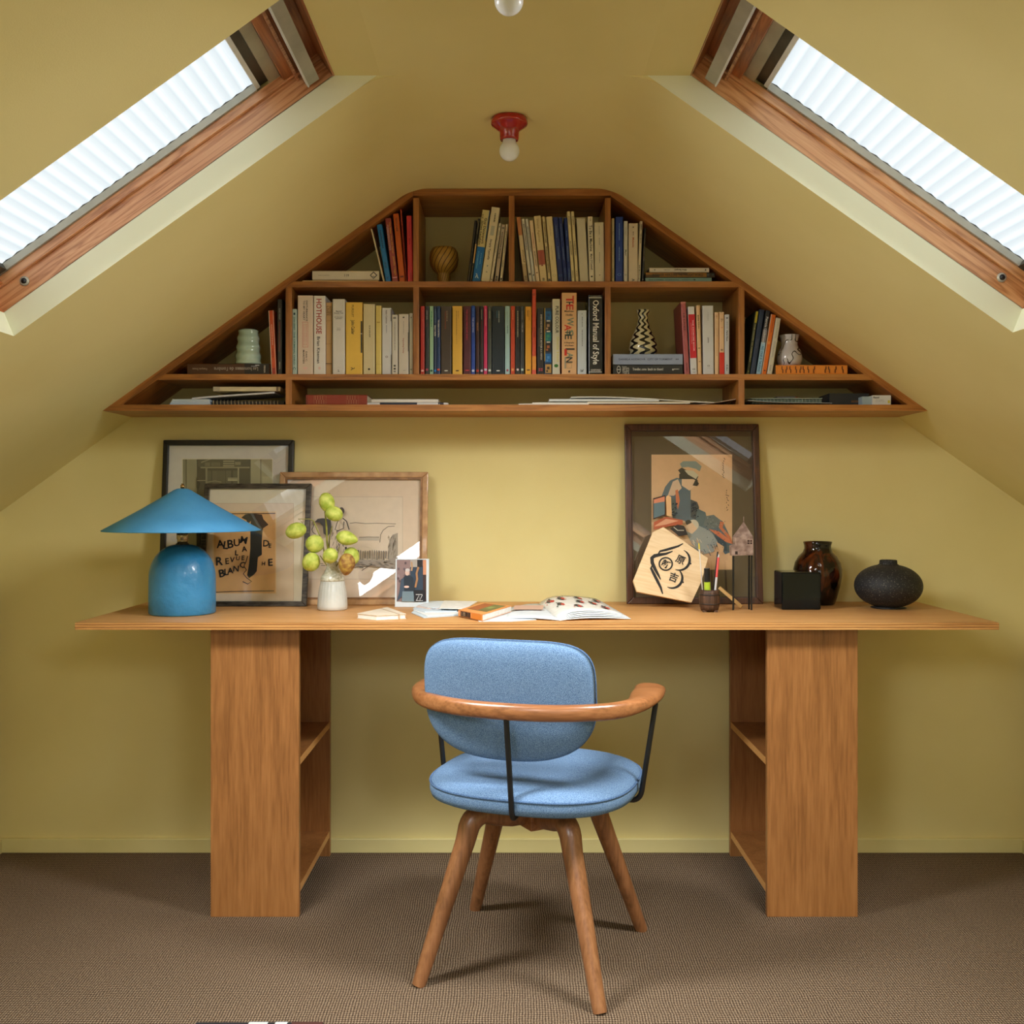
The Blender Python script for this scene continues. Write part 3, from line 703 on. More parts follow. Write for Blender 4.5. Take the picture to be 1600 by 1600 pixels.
for k in range(3): art.rect(347.5, 719+k*3.6, 365, 721.2+k*3.6, G(158))
art.rect(366, 721, 375, 726, G(140)); art.rect(319, 722, 327, 728, G(120)); art.rect(329, 722, 343, 728, G(112))
for i, x in enumerate((321, 330.5, 338, 352, 363)): art.rect(x, 735, x+(8 if i != 2 else 13), 867, G(98+6*(i % 2)))
art.rect(320, 730, 323, 867, G(138)); art.rect(370.5, 730, 372.6, 867, G(170)); art.rect(355, 746, 370, 748.5, G(160)); art.rect(355, 748.8, 370, 751, G(190))
art.poly([(306, 745), (312, 755), (309, 765), (306, 762)], G(40)); art.rect(307, 750, 320, 751, G(170)); art.rect(306, 820, 389, 867, G(50))
art.stroke([(323, 753), (335, 751), (345, 753)], 1.2, G(150))
build(art.mb, 'photograph', root)
# 2 gilt frame with a line drawing of a sofa
GILT = noise_mat('worn_gilt_moulding', (158, 116, 72), (196, 156, 108), nscale=26, rough=.42, coat=.2)
root, pl, w = frame('picture_frame', 'wide gilt frame with an ink drawing of a fringed sofa, behind the white vase', -.684, -.247, 2.955, .391, R(9.0), .0165, .015, GILT, 'framed pictures leaning on the wall', inner=(noise_mat('dull_gilt_lip', (104, 72, 40), (150, 108, 66), nscale=30, rough=.5), .0065))
back(root, pl, w, .391, .0165, .015, (226, 206, 184))
art = Art(pl, -.0094); INK = (58, 52, 50); art.rect(462, 775, 629, 905, (206, 190, 170)); art.rect(463, 776, 628, 904, (226, 210, 190))
art.stroke([(546, 817), (555, 816), (570, 817.5), (590, 817), (618, 818)], 1.0, (120, 112, 104)); art.stroke([(560, 839), (575, 838.5), (592, 838.7)], 1.2, (140, 130, 120))
art.rect(560, 839.5, 592, 844, (196, 186, 172)); art.stroke([(593, 847), (594, 835), (598, 828), (606, 822), (616, 821.5)], 1, (110, 100, 94))
art.poly([(606, 858), (608, 842), (613, 835), (621, 832), (621, 875), (606, 874)], (168, 158, 146))
for k in range(26): x = 606+random.random()*14; y = 834+random.random()*34; art.stroke([(x, y), (x-1, y+4+random.random()*4)], .5, (96, 88, 82))
for k in range(15):
    x = 556+k*3.6; art.stroke([(x, 859+random.random()*2), (x-.6, 875-random.random()*3)], .8+random.random()*.8, (92, 84, 78))
art.poly([(548, 874), (606, 875), (621, 870), (621, 890), (604, 888), (575, 884), (548, 886)], (150, 140, 128))
for k in range(70):
    x = 500+random.random()*120; y = 876+random.random()*12; art.stroke([(x, y), (x+3+random.random()*5, y-1+random.random()*3)], .8, random.choice(((90, 84, 78), (70, 64, 60), (120, 112, 104))))
art.poly([(492, 816), (497, 811), (505, 810), (517, 812), (519, 830), (512, 838), (506, 834), (505, 822), (499, 817)], (66, 64, 64))
art.stroke([(492, 818), (488, 828), (490, 833), (494, 835)], 1, INK); art.ell(534, 799, 4.5, 6, (76, 68, 64)); art.ell(531, 801, 3.6, 4.6, (218, 202, 184))
art.stroke([(532, 807), (527, 818), (524, 828), (530, 830)], 1.2, INK); art.stroke([(536, 810), (542, 815), (546, 828)], 1.6, INK); art.stroke([(538, 815), (537, 826), (526, 831)], 1.3, INK)
for k in range(26):
    x = 515+random.random()*24; y = 830+random.random()*30; art.stroke([(x, y), (x+random.uniform(-2, 2), y+6)], .7, (84, 76, 76))
art.stroke([(541, 855), (542, 862)], 3, INK); art.stroke([(566, 892), (575, 886), (582, 882)], 1, INK)
build(art.mb, 'line_drawing', root)
# 3 dark silver frame with the Revue Blanche album cover
SILV = noise_mat('tarnished_silver_moulding', (30, 26, 22), (84, 76, 66), scale=(1, 1, 6), nscale=30, rough=.4, metal=.35)
root, pl, w = frame('picture_frame', 'dark tarnished frame lettered ALBUM DE LA REVUE BLANCHE beside the blue lamp', -.8985, -.5865, 2.920, .359, R(11.6), .0145, .014, SILV, 'framed pictures leaning on the wall', inner=(flat((150, 140, 120), .4, .5), .0012))
back(root, pl, w, .359, .0145, .014, (234, 226, 204))
art = Art(pl, -.0094); TAN_ = (226, 178, 118); BK = (34, 30, 28)
art.rect(316, 785, 458, 938, (218, 196, 168)); art.rect(317, 786, 457, 937, (232, 212, 186)); art.rect(331, 798, 430.5, 927, (238, 206, 156)); art.rect(333, 800, 429, 926, TAN_)
art.stroke([(334, 802.5), (360, 802), (429, 801.3)], 1.2, BK); art.stroke([(334, 925), (360, 923.7), (427, 922.6)], 1.2, BK)
# a plain dark upright brush shape with a wavy edge
art.poly([(390, 826), (391, 812), (389, 806), (396, 802), (408, 803), (412, 815), (409, 830), (408, 845), (408, 866), (402, 870), (400, 892), (396, 897), (388, 903), (385, 898), (388, 880), (390, 856)], (44, 44, 38))
art.poly([(376, 808), (382, 803), (396, 801), (400, 808), (392, 812), (386, 818), (384, 812)], (44, 44, 38)); art.poly([(404, 804), (412, 812), (418.5, 819), (408, 826)], (44, 44, 38))
art.stroke([(386, 868), (383, 878), (380, 884), (384, 890), (379, 896), (384, 902), (392, 908), (386, 912), (378, 908)], 1.2, BK)
for st, x, y, h, rot in (('A', 343, 849, 12, -8), ('L', 352, 851, 12, 6), ('B', 359, 849, 13, -8), ('U', 369, 847, 11, -4), ('M', 380, 843, 11, 10), ('D', 415, 848, 10, 0), ('E', 421, 852, 6.5, 4),
    ('L', 369, 863, 8, 0), ('A', 381, 857, 8, -8), ('R', 342, 876, 13, -5), ('E', 354, 876, 9, -8), ('V', 362, 874, 8, 0), ('U', 371, 871.5, 6.5, 0), ('E', 379, 871, 7, 0),
    ('B', 346, 895, 12, -12), ('L', 353, 893, 10, -6), ('A', 359, 891, 9, -6), ('N', 368, 888, 9, 0), ('C', 378, 882, 9, 8), ('H', 411, 880, 6, 0), ('E', 422, 878, 11, -4)):
    art.text(st, x, y, h, BK, rot)
build(art.mb, 'printed_cover', root)
# 4 big dark brown frame with a print of a seated figure in blue robes
BRF = wood('dark_brown_frame_wood', (44, 26, 16), (78, 48, 30), (98, 62, 40), 'z', rough=.4)
root, pl, w = frame('picture_frame', 'tall dark brown frame with a Japanese print of a figure in blue robes', .335, .7335, 2.985, .532, R(6.2), .0185, .017, BRF, 'framed pictures leaning on the wall', inner=(flat((66, 46, 34), .5), .003))
back(root, pl, w, .532, .0185, .017, (92, 78, 60))
art = Art(pl, -.0094); PP = (222, 182, 138); BL = (92, 112, 122); BD = (58, 66, 74); OR = (206, 116, 76); SK = (232, 198, 160)
art.rect(1018.5, 709.5, 1145, 890, PP)
art.poly([(1034, 776), (1040, 760), (1048, 750), (1058, 746), (1072, 748), (1080, 760), (1080, 780), (1090, 790), (1100, 806), (1116, 806), (1130, 814), (1138, 830), (1146, 850), (1144, 862), (1134, 866), (1120, 846), (1096, 838), (1076, 824), (1070, 812), (1052, 810), (1048, 780)], BL)
art.poly([(1052, 772), (1060, 760), (1068, 762), (1080, 768), (1080, 800), (1076, 814), (1060, 812), (1056, 790)], (84, 104, 116))
art.poly([(1044, 774), (1052, 752), (1060, 748), (1066, 762), (1054, 774)], (218, 190, 160)); art.poly([(1056, 766), (1060, 764), (1063, 782), (1060, 796), (1057, 784)], OR)
art.poly([(1066, 745), (1088, 749), (1088, 758), (1078, 766), (1066, 758)], SK); art.poly([(1062, 740), (1070, 736), (1086, 742), (1092, 752), (1084, 748), (1068, 748), (1062, 748)], (30, 28, 28))
art.poly([(1083, 758), (1088, 748), (1093, 755), (1090, 759)], (34, 32, 32)); art.poly([(1060, 734), (1066, 730), (1092, 744), (1090, 748), (1078, 746), (1066, 742)], (38, 34, 32))
art.poly([(1063, 724), (1068, 720), (1088, 720), (1097, 728), (1094, 736), (1088, 732), (1076, 729), (1066, 730)], (134, 150, 144)); art.poly([(1070, 734), (1084, 735), (1092, 742), (1088, 748), (1076, 741)], (206, 200, 170))
art.poly([(1080, 780), (1090, 784), (1093, 792), (1090, 812), (1080, 808)], BD); art.poly([(1090, 794), (1103, 800), (1106, 812), (1096, 824), (1088, 812)], (86, 108, 114))
art.poly([(1104, 806), (1116, 804), (1126, 812), (1124, 822), (1108, 826), (1100, 820)], (104, 116, 116)); art.poly([(1126, 814), (1132, 816), (1130, 824), (1142, 838), (1146, 850), (1136, 838), (1124, 824)], OR)
art.poly([(1108, 826), (1124, 830), (1140, 842), (1145, 850), (1134, 846), (1118, 834)], (216, 124, 86)); art.poly([(1118, 836), (1134, 846), (1146, 856), (1140, 862), (1126, 858), (1112, 846)], (66, 84, 92))
art.poly([(1072, 830), (1086, 818), (1112, 830), (1122, 846), (1116, 862), (1100, 866), (1082, 850)], (156, 164, 160)); art.ell(1084, 820, 8.5, 8.5, (214, 206, 182)); art.ell(1076.5, 816, 4.6, 4, (44, 42, 42))
art.poly([(1070, 822), (1082, 816), (1090, 826), (1082, 834), (1074, 830)], SK); art.poly([(1076, 850), (1100, 862), (1104, 884), (1092, 888), (1080, 866)], (120, 130, 132)); art.poly([(1120, 846), (1132, 854), (1130, 866), (1124, 862)], PP)
for k in range(26):
    a = random.uniform(1078, 1118); b = 834+random.random()*24+(a-1078)*.3; art.stroke([(a, b), (a+3, b+5)], .9, random.choice(((88, 108, 116), (222, 210, 186), (206, 170, 140))))
for k in range(60): art.ell(random.uniform(1104, 1134), random.uniform(808, 856), .6, .6, random.choice(((170, 178, 172), (44, 56, 62))), n=6)
for k in range(16): art.ell(random.uniform(1050, 1058), random.uniform(786, 806), 1.1, 1.1, (32, 38, 44), n=6)
for k in range(14): art.ell(random.uniform(1081, 1090), random.uniform(784, 808), 1.1, 1.1, (22, 26, 30), n=6)
art.poly([(1020, 779), (1039, 774), (1039, 806), (1020, 812)], (60, 40, 30)); art.poly([(1021, 781), (1038, 776), (1038, 784), (1021, 787)], (214, 138, 104)); art.poly([(1021, 787), (1038, 784), (1038, 804), (1021, 810)], (96, 118, 124))
art.poly([(1040, 777), (1043, 774), (1048, 777), (1049, 808), (1041, 806)], (226, 180, 128)); art.poly([(1021, 816), (1040, 808), (1066, 813), (1066, 820), (1048, 822), (1021, 828)], (178, 92, 58)); art.poly([(1022, 822), (1040, 811), (1060, 814), (1040, 820), (1023, 823)], (220, 160, 124))
art.poly([(1046, 826), (1058, 820), (1068, 822), (1074, 836), (1060, 838)], (52, 46, 40)); art.stroke([(1052, 824), (1058, 829), (1068, 829)], 1.2, (200, 196, 176))
for k in range(9): art.stroke([(1129+random.uniform(-2, 2), 716+k*3.6), (1131+random.uniform(-2.5, 2.5), 719+k*3.6)], .9, (70, 56, 44))
for k in range(9): art.stroke([(1134+k*.3+random.uniform(-2, 2), 766+k*3.8), (1136+random.uniform(-2.5, 2.5), 768+k*3.8)], .9, (70, 56, 44))
build(art.mb, 'print', root)
# ------------------------------------------------------------------ things on the desk
def D_at(py): return (EYE-DZ)*F/(py-HOR)      # distance at which the desk top shows in row py
BLUE = noise_mat('blue_hammered_enamel', (46, 128, 184), (58, 142, 198), nscale=10, rough=.34, bump=1.0, bscale=55, coat=.15)
BLUES = noise_mat('blue_rough_plaster_shade', (66, 144, 200), (76, 154, 210), nscale=12, rough=.7, bump=.35, bscale=120)
def desk_lamp():
    c = Vector((-.8835, 2.745, DZ)); root = empty('table_lamp', c); tag(root, 'blue table lamp with a wide cone shade and domed base on the desk', 'lamp')
    H = .186; R0 = .0865; pr = [(R0*.96, .0003), (R0, .004), (R0*1.002, .05), (R0*.995, .095)]
    for i in range(1, 15):
        a = math.pi/2*i/14; pr.append((max(.012, R0*.995*math.cos(a)**.82), .095+(H-.095)*math.sin(a)**1.0))
    mb = MB(); mb.lathe(pr, BLUE, c=c, n=72); build(mb, 'lamp_base', root)
    CL = noise_mat('smoky_socket_metal', (120, 104, 76), (190, 176, 146), nscale=300, rough=.25, metal=.8)
    mb = MB(); mb.lathe([(.018, H-.004), (.018, H), (.0135, H+.003), (.0135, H+.012), (.015, H+.014), (.015, H+.030), (.0125, H+.033), (.0125, H+.06)], CL, c=c, n=32); build(mb, 'socket', root)
    mb = MB(); zr, za = .2215, .334
    out = [(.2035, zr), (.2038, zr+.0025), (.150, zr+.0325), (.10, zr+.061), (.055, zr+.0885), (.022, za-.0035), (.014, za), (.006, za+.001)]
    inn = [(.006, za-.003), (.02, za-.008), (.055, zr+.084), (.10, zr+.0565), (.15, zr+.0285), (.2005, zr)]
    mb.lathe(out+inn+[(.2035, zr)], BLUES, c=c, n=96); build(mb, 'lamp_shade', root)
    mb = MB(); mb.lathe([(.0038, H+.05), (.0038, za+.002), (.0052, za+.002), (.0052, za+.010), (.003, za+.0105), (.003, za+.014)], flat((196, 160, 110), .25, .9), c=c, n=20); build(mb, 'finial', root)
desk_lamp()
def white_vase():
    c = Vector((PX(519.5, 2.838), 2.838, DZ)); root = empty('ceramic_vase', c); tag(root, 'small white ceramic bottle vase holding green balloon plant pods on the desk', 'vase')
    m = noise_mat('white_glazed_stoneware', (190, 196, 192), (214, 218, 214), nscale=14, rough=.22, coat=.4)
    gl = noise_mat('speckled_vase_shoulder', (176, 176, 150), (214, 216, 206), nscale=180, rough=.3, coat=.3)
    mb = MB(); pr = [(.038, .0003), (.0415, .003), (.0416, .012), (.0405, .03), (.038, .052), (.035, .068), (.033, .078), (.0328, .080)]
    rings = []
    for r_, z in pr:
        rings.append([c+Vector((math.cos(2*math.pi*k/96), math.sin(2*math.pi*k/96), 0))*(r_-(.0007 if k % 4 == 0 and .012 < z < .079 else 0))+Vector((0, 0, z)) for k in range(96)])
    mb.loft(rings, m, cap=False)
    mb.lathe([(.0328, .080), (.0335, .084), (.031, .091), (.025, .101), (.0185, .112), (.0155, .122), (.0148, .130), (.0152, .135), (.0128, .1345), (.012, .12), (.012, .05)], gl, c=c, n=48)
    build(mb, 'vase_body', root)
    return c
vc = white_vase()
def pods():
    st = noise_mat('green_stem', (112, 118, 44), (150, 146, 60), nscale=40, rough=.6)
    pm = noise_mat('lime_balloon_pod', (156, 176, 58), (206, 214, 106), scale=(1, 1, 1), nscale=60, rough=.6, bump=.4, bscale=260)
    pb = noise_mat('browning_pod', (132, 84, 44), (190, 160, 74), nscale=70, rough=.7, bump=.4, bscale=260)
    Y = 2.836; P = lambda px, py, dy=0: Vector((PX(px, Y+dy), Y+dy, PZ(py, Y+dy)))
    root = empty('balloon_plant_stem', (vc.x, vc.y, DZ+.08)); tag(root, 'stems of spiky lime green balloon pods rising from the white vase', 'plant')
    mb = MB(); neck = Vector((vc.x, vc.y, DZ+.10))
    mb.tube([neck, P(513, 862), P(511, 845), P(510, 822), P(508, 800), P(510, 790)], [.0030, .0030, .0028, .0026, .0022, .0015], st, n=8)
    mb.tube([neck, P(514, 858, .01), P(515, 838, .01), P(519, 822, .012)], [.002, .0018, .0016, .001], st, n=8)
    mb.tube([neck, P(508, 868, -.01), P(504, 850, -.012), P(500, 838, -.012), P(495, 826, -.012), P(490, 814, -.01), P(484, 811, -.01), P(466, 811, -.012), P(471, 815, -.012), P(473, 818, -.012)], [.0022, .0022, .0022, .002, .002, .0016, .0012, .001, .0008, .0008], st, n=8)
    mb.tube([P(503, 784), P(504, 775), P(510, 770.5), P(516, 771), P(515, 774)], .0007, flat((80, 60, 40)), n=6)
    for q in ((530, 855, -.01), (535, 868, -.02), (500, 868, -.01)): mb.tube([neck, neck.lerp(P(*q), .6), P(*q)], [.002, .0016, .0012], st, n=8)
    build(mb, 'stem', root)
    for (px, py, dy, rx, rz, rot, tip, mt) in ((510.5, 785, -.004, 12.0, 15.5, -15, 0, pm), (522, 803, -.016, 14, 11.5, 20, 0, pm), (462.5, 829.5, -.02, 16.5, 12.2, -18, 0, pm), (491.5, 850, -.02, 14, 14, -30, 0, pm),
            (486, 878, -.034, 13.5, 14.8, 25, 0, pm), (516, 868, -.046, 11.5, 12, 35, .1, pm), (541, 841, -.024, 15.8, 11.2, 12, .5, pm), (549, 868, .0, 12, 13, -35, .4, pm), (541.5, 880.5, -.040, 12.8, 16, 5, .45, pb)):
        c = P(px, py, dy); k = Y/F; rx, rz = rx*k, rz*k; mb = MB()
        M = Matrix.Translation(c) @ Matrix.Rotation(math.radians(rot), 4, 'Y')
        n1, n2 = 16, 24; rings = []
        long_x = rx > rz
        for i in range(n1+1):
            a = math.pi*i/n1; ring = []
            for j in range(n2):
                b = 2*math.pi*j/n2; s_ = math.sin(a)*(1+.045*math.cos(3*b)**3); cz = math.cos(a)
                if tip: cz = cz-tip*.35*max(0, -cz)**4; s_ *= (1-tip*.25*max(0, -math.cos(a)))
                if long_x: v = Vector((-cz*rx, s_*math.sin(b)*rz, s_*math.cos(b)*rz))
                else: v = Vector((s_*math.cos(b)*rx, s_*math.sin(b)*rx, cz*rz))
                ring.append(M @ v)
            rings.append(ring)
        mb.loft(rings, mt)
        for q in range(110):
            a = math.acos(random.uniform(-.95, .95)); b = random.uniform(0, 2*math.pi); cz = math.cos(a); s_ = math.sin(a)
            if tip and cz < 0: s_ *= (1-tip*.25*-cz)
            v = Vector((-cz*rx, s_*math.sin(b)*rz, s_*math.cos(b)*rz)) if long_x else Vector((s_*math.cos(b)*rx, s_*math.sin(b)*rx, cz*rz))
            nrm = v.normalized(); t1 = nrm.cross(Vector((.3, .5, .8))).normalized(); t2 = nrm.cross(t1); L_ = .0026; w_ = .00035
            base = [v*.99+t1*w_, v*.99-t1*w_*.5+t2*w_*.8, v*.99-t1*w_*.5-t2*w_*.8, v+nrm*L_+t1*L_*random.uniform(-.4, .4)]
            mb.add([M @ x for x in base], [(0, 1, 3), (1, 2, 3), (2, 0, 3)], mt)
        build(mb, 'seed_pod', root)
pods()

# small standing photograph
pl = Plane(PX(617, 2.905), 2.905, DZ+.0005, R(8)); mb = MB(); w, h = .0955, .1365
def board(mb, pl, w, h, t, mat):
    vs = [pl.p(u, v, o) for o in (0, -t) for u, v in ((0, 0), (w, 0), (w, h), (0, h))]
    mb.add(vs, [(0, 1, 2, 3), (7, 6, 5, 4), (0, 4, 5, 1), (1, 5, 6, 2), (2, 6, 7, 3), (3, 7, 4, 0)], mat)
board(mb, pl, w, h, .0012, flat((206, 218, 226), .5)); ph = build(mb, 'photo_print', origin=pl.p(0, 0))
tag(ph, 'small white bordered snapshot of a standing person, leaning against the gilt frame', 'photograph')
art = Art(pl, .0001)
art.rect(620, 874.5, 666, 940, (112, 96, 100)); art.rect(620, 875, 641, 940, (140, 118, 118)); art.rect(641, 884, 661, 940, (44, 62, 82)); art.poly([(641, 875), (657, 875), (657, 886), (641, 886)], (166, 158, 150))
art.rect(652, 874.5, 660, 886, (34, 28, 30)); art.rect(661, 875, 666, 925, (204, 140, 104)); art.rect(661, 898, 666, 940, (60, 34, 30)); art.stroke([(643, 878), (644, 886), (643, 892)], 2.6, (176, 142, 110))
for k in range(14): art.ell(622+random.random()*15, 878+random.random()*46, 1.6, 2.2, random.choice(((104, 90, 98), (150, 134, 140), (92, 78, 84))), n=8)
art.stroke([(653, 889), (651, 896), (652, 905), (649, 918)], 3, (168, 124, 84)); art.ell(653.5, 888, 1.8, 2.2, (168, 124, 84))
art.poly([(630, 903), (634, 899), (641, 899), (646, 903), (648, 922), (646, 926), (630, 926)], (32, 44, 58)); art.poly([(627, 905), (631, 903), (632, 928), (620, 940), (624, 926)], (58, 76, 96))
art.poly([(629, 924), (646, 924), (648, 940), (628, 940)], (112, 134, 146)); art.ell(636.5, 895, 3.4, 4.6, (212, 184, 172)); art.ell(637, 891, 3.6, 2.6, (200, 196, 196)); art.ell(635.5, 917, 4, 1.8, (222, 190, 180))
art.rect(647, 922, 664, 940, (24, 24, 30)); art.stroke([(650, 929), (660, 929)], .9, (210, 210, 210)); art.stroke([(651, 938), (655, 930), (656, 938), (660, 930)], .9, (210, 210, 210)); art.stroke([(650, 938.5), (661, 938.5)], .8, (210, 210, 210))
build(art.mb, 'printed_image', ph)

# papers, notebook, books on the desk
def slabpoly(mb, pts, z0, z1, mat):
    a = sum(pts[i][0]*pts[(i+1) % len(pts)][1]-pts[(i+1) % len(pts)][0]*pts[i][1] for i in range(len(pts)))
    if a < 0: pts = pts[::-1]
    n = len(pts); vs = [(x, y, z0) for x, y in pts]+[(x, y, z1) for x, y in pts]
    mb.add(vs, [tuple(range(n-1, -1, -1)), tuple(range(n, 2*n))]+[(i, (i+1) % n, (i+1) % n+n, i+n) for i in range(n)], mat)
def onplane(px, py, z=DZ):
    d = (EYE-z)*F/(py-HOR); return ((px-800)*d/F, d)
CREAM = noise_mat('cream_notebook_cover', (212, 200, 180), (222, 212, 194), nscale=30, rough=.6)
PAGE = noise_mat('book_pages', (222, 222, 216), (236, 236, 232), nscale=60, rough=.8)
PAPERB = noise_mat('cool_white_paper', (206, 216, 224), (222, 230, 236), nscale=20, rough=.7)
z0 = DZ+.0004
q = [onplane(558, 959, z0+.012), onplane(588, 969.5, z0), onplane(634.5, 967, z0), onplane(605, 949, z0+.012)]
root = empty('notebook', (q[1][0], q[1][1], z0)); tag(root, 'small cream notebook with an elastic band, left end of the papers on the desk', 'notebook')
mb = MB(); slabpoly(mb, q, z0, z0+.0015, CREAM); slabpoly(mb, q, z0+.0115, z0+.013, CREAM); build(mb, 'cover', root)
c0 = Vector((sum(p[0] for p in q)/4, sum(p[1] for p in q)/4)); q2 = [(c0.x+(x-c0.x)*.965, c0.y+(y-c0.y)*.965) for x, y in q]
mb = MB(); slabpoly(mb, q2, z0+.0015, z0+.0115, PAGE); build(mb, 'page_block', root)
def lp(a, b, t): return (a[0]+(b[0]-a[0])*t, a[1]+(b[1]-a[1])*t)
a_, b_ = lp(q[1], q[2], .74), lp(q[0], q[3], .74); a2, b2 = lp(q[1], q[2], .79), lp(q[0], q[3], .79)
mb = MB(); slabpoly(mb, [a_, a2, b2, b_], z0-.0001, z0+.0136, flat((188, 168, 144), .7)); build(mb, 'elastic_band', root)
# pile of letters
root = empty('paper_pile', (-.3, 2.70, z0)); tag(root, 'loose pile of pale blue and white letters between the notebook and the orange book', 'papers')
piles = [([(643, 958), (662, 966), (722, 962), (716, 950), (690, 946), (655, 948)], (196, 212, 222)), ([(646, 954), (668, 963.5), (716, 960), (720, 946), (662, 944)], (226, 230, 230)),
    ([(645, 952), (664, 957), (714, 956), (718, 944), (660, 942)], (200, 216, 228)), ([(650, 949), (670, 952), (708, 951), (712, 942), (668, 941)], (222, 204, 196)), ([(656, 947), (676, 951), (712, 947), (704, 940), (672, 940)], (216, 226, 234))]
z = z0
for i, (pp, cc) in enumerate(piles):
    mb = MB(); slabpoly(mb, [onplane(x, y, z) for x, y in pp], z, z+.0022, flat(cc, .7)); z += .0024; build(mb, 'sheet', root)
mb = MB(); slabpoly(mb, [onplane(686, 951, z), onplane(727, 952, z), onplane(746, 940, z), onplane(694, 939, z)], z, z+.0012, PAGE)
o = build(mb, 'envelope', origin=(PX(700, 2.8), 2.8, z)); tag(o, 'white envelope lying on top of the loose letter pile', 'envelope')
# orange paperback
def lie_book(name, label, q, za, zb, cov, spine_edge, deco=None, page=PAGE):
    root = empty(name, (q[0][0], q[0][1], za)); tag(root, label, 'book'); mb = MB()
    slabpoly(mb, q, za, za+.0008, cov); slabpoly(mb, q, zb-.0008, zb, cov)
    a, b = q[spine_edge], q[(spine_edge+1) % 4]; c0 = (sum(p[0] for p in q)/4, sum(p[1] for p in q)/4)
    def inn(p, k=.97): return (c0[0]+(p[0]-c0[0])*k, c0[1]+(p[1]-c0[1])*k)
    slabpoly(mb, [a, b, inn(b, .985), inn(a, .985)], za, zb, cov)
    if deco: deco(mb, q, za, zb)
    build(mb, 'cover', root); mb = MB(); slabpoly(mb, [inn(p) for p in q], za+.0008, zb-.0008, page); build(mb, 'page_block', root); return root
zt_ = z0+.0175
q = [onplane(716, 953, zt_), onplane(754, 960.5, zt_), onplane(800, 946.5, zt_), onplane(755, 941, zt_)]
def dec(mb, q, za, zb):
    A, B, C_, D_ = [Vector((p[0], p[1])) for p in q]; f = lambda s, t: tuple((A*(1-s)+B*s)*(1-t)+(D_*(1-s)+C_*s)*t)
    zz = zb+.0002
    def pat(s0, s1, t0, t1, col, dz=0): mb.quad([(*f(s0, t0), zz+dz), (*f(s1, t0), zz+dz), (*f(s1, t1), zz+dz), (*f(s0, t1), zz+dz)], flat(col, .5))
    pat(.12, .88, .22, .92, (108, 96, 54)); pat(.14, .5, .26, .9, (168, 84, 40), .0001); pat(.5, .86, .35, .9, (104, 110, 60), .0002); pat(.55, .72, .5, .7, (140, 152, 84), .0003)
    e = (B-A).normalized(); nn = Vector((e.y, -e.x))*.0004
    def sp(s0, s1, h0, h1, col): 
        p0, p1 = A*(1-s0)+B*s0+nn, A*(1-s1)+B*s1+nn
        mb.quad([(p0.x, p0.y, za+h0*(zb-za)), (p1.x, p1.y, za+h0*(zb-za)), (p1.x, p1.y, za+h1*(zb-za)), (p0.x, p0.y, za+h1*(zb-za))], flat(col, .5))
    sp(.1, .52, .08, .92, (70, 44, 30)); sp(.56, .96, .08, .92, (206, 124, 44))
    for k in range(4): sp(.13+k*.1, .20+k*.1, .2, .8, (216, 190, 150))
lie_book('paperback_book', 'orange paperback with a green landscape cover lying on the desk beside the magazine', q, z0+.0016, zt_, flat((226, 150, 84), .5), 0, dec)
mb = MB(); slabpoly(mb, [onplane(748, 971.5), onplane(800, 971.5), onplane(838, 969), onplane(790, 955), onplane(742, 962)], z0, z0+.0013, PAPERB)
o = build(mb, 'loose_sheet', origin=(PX(780, 2.6), 2.6, z0)); tag(o, 'flat white sheet under the orange paperback, jutting toward the chair', 'paper')
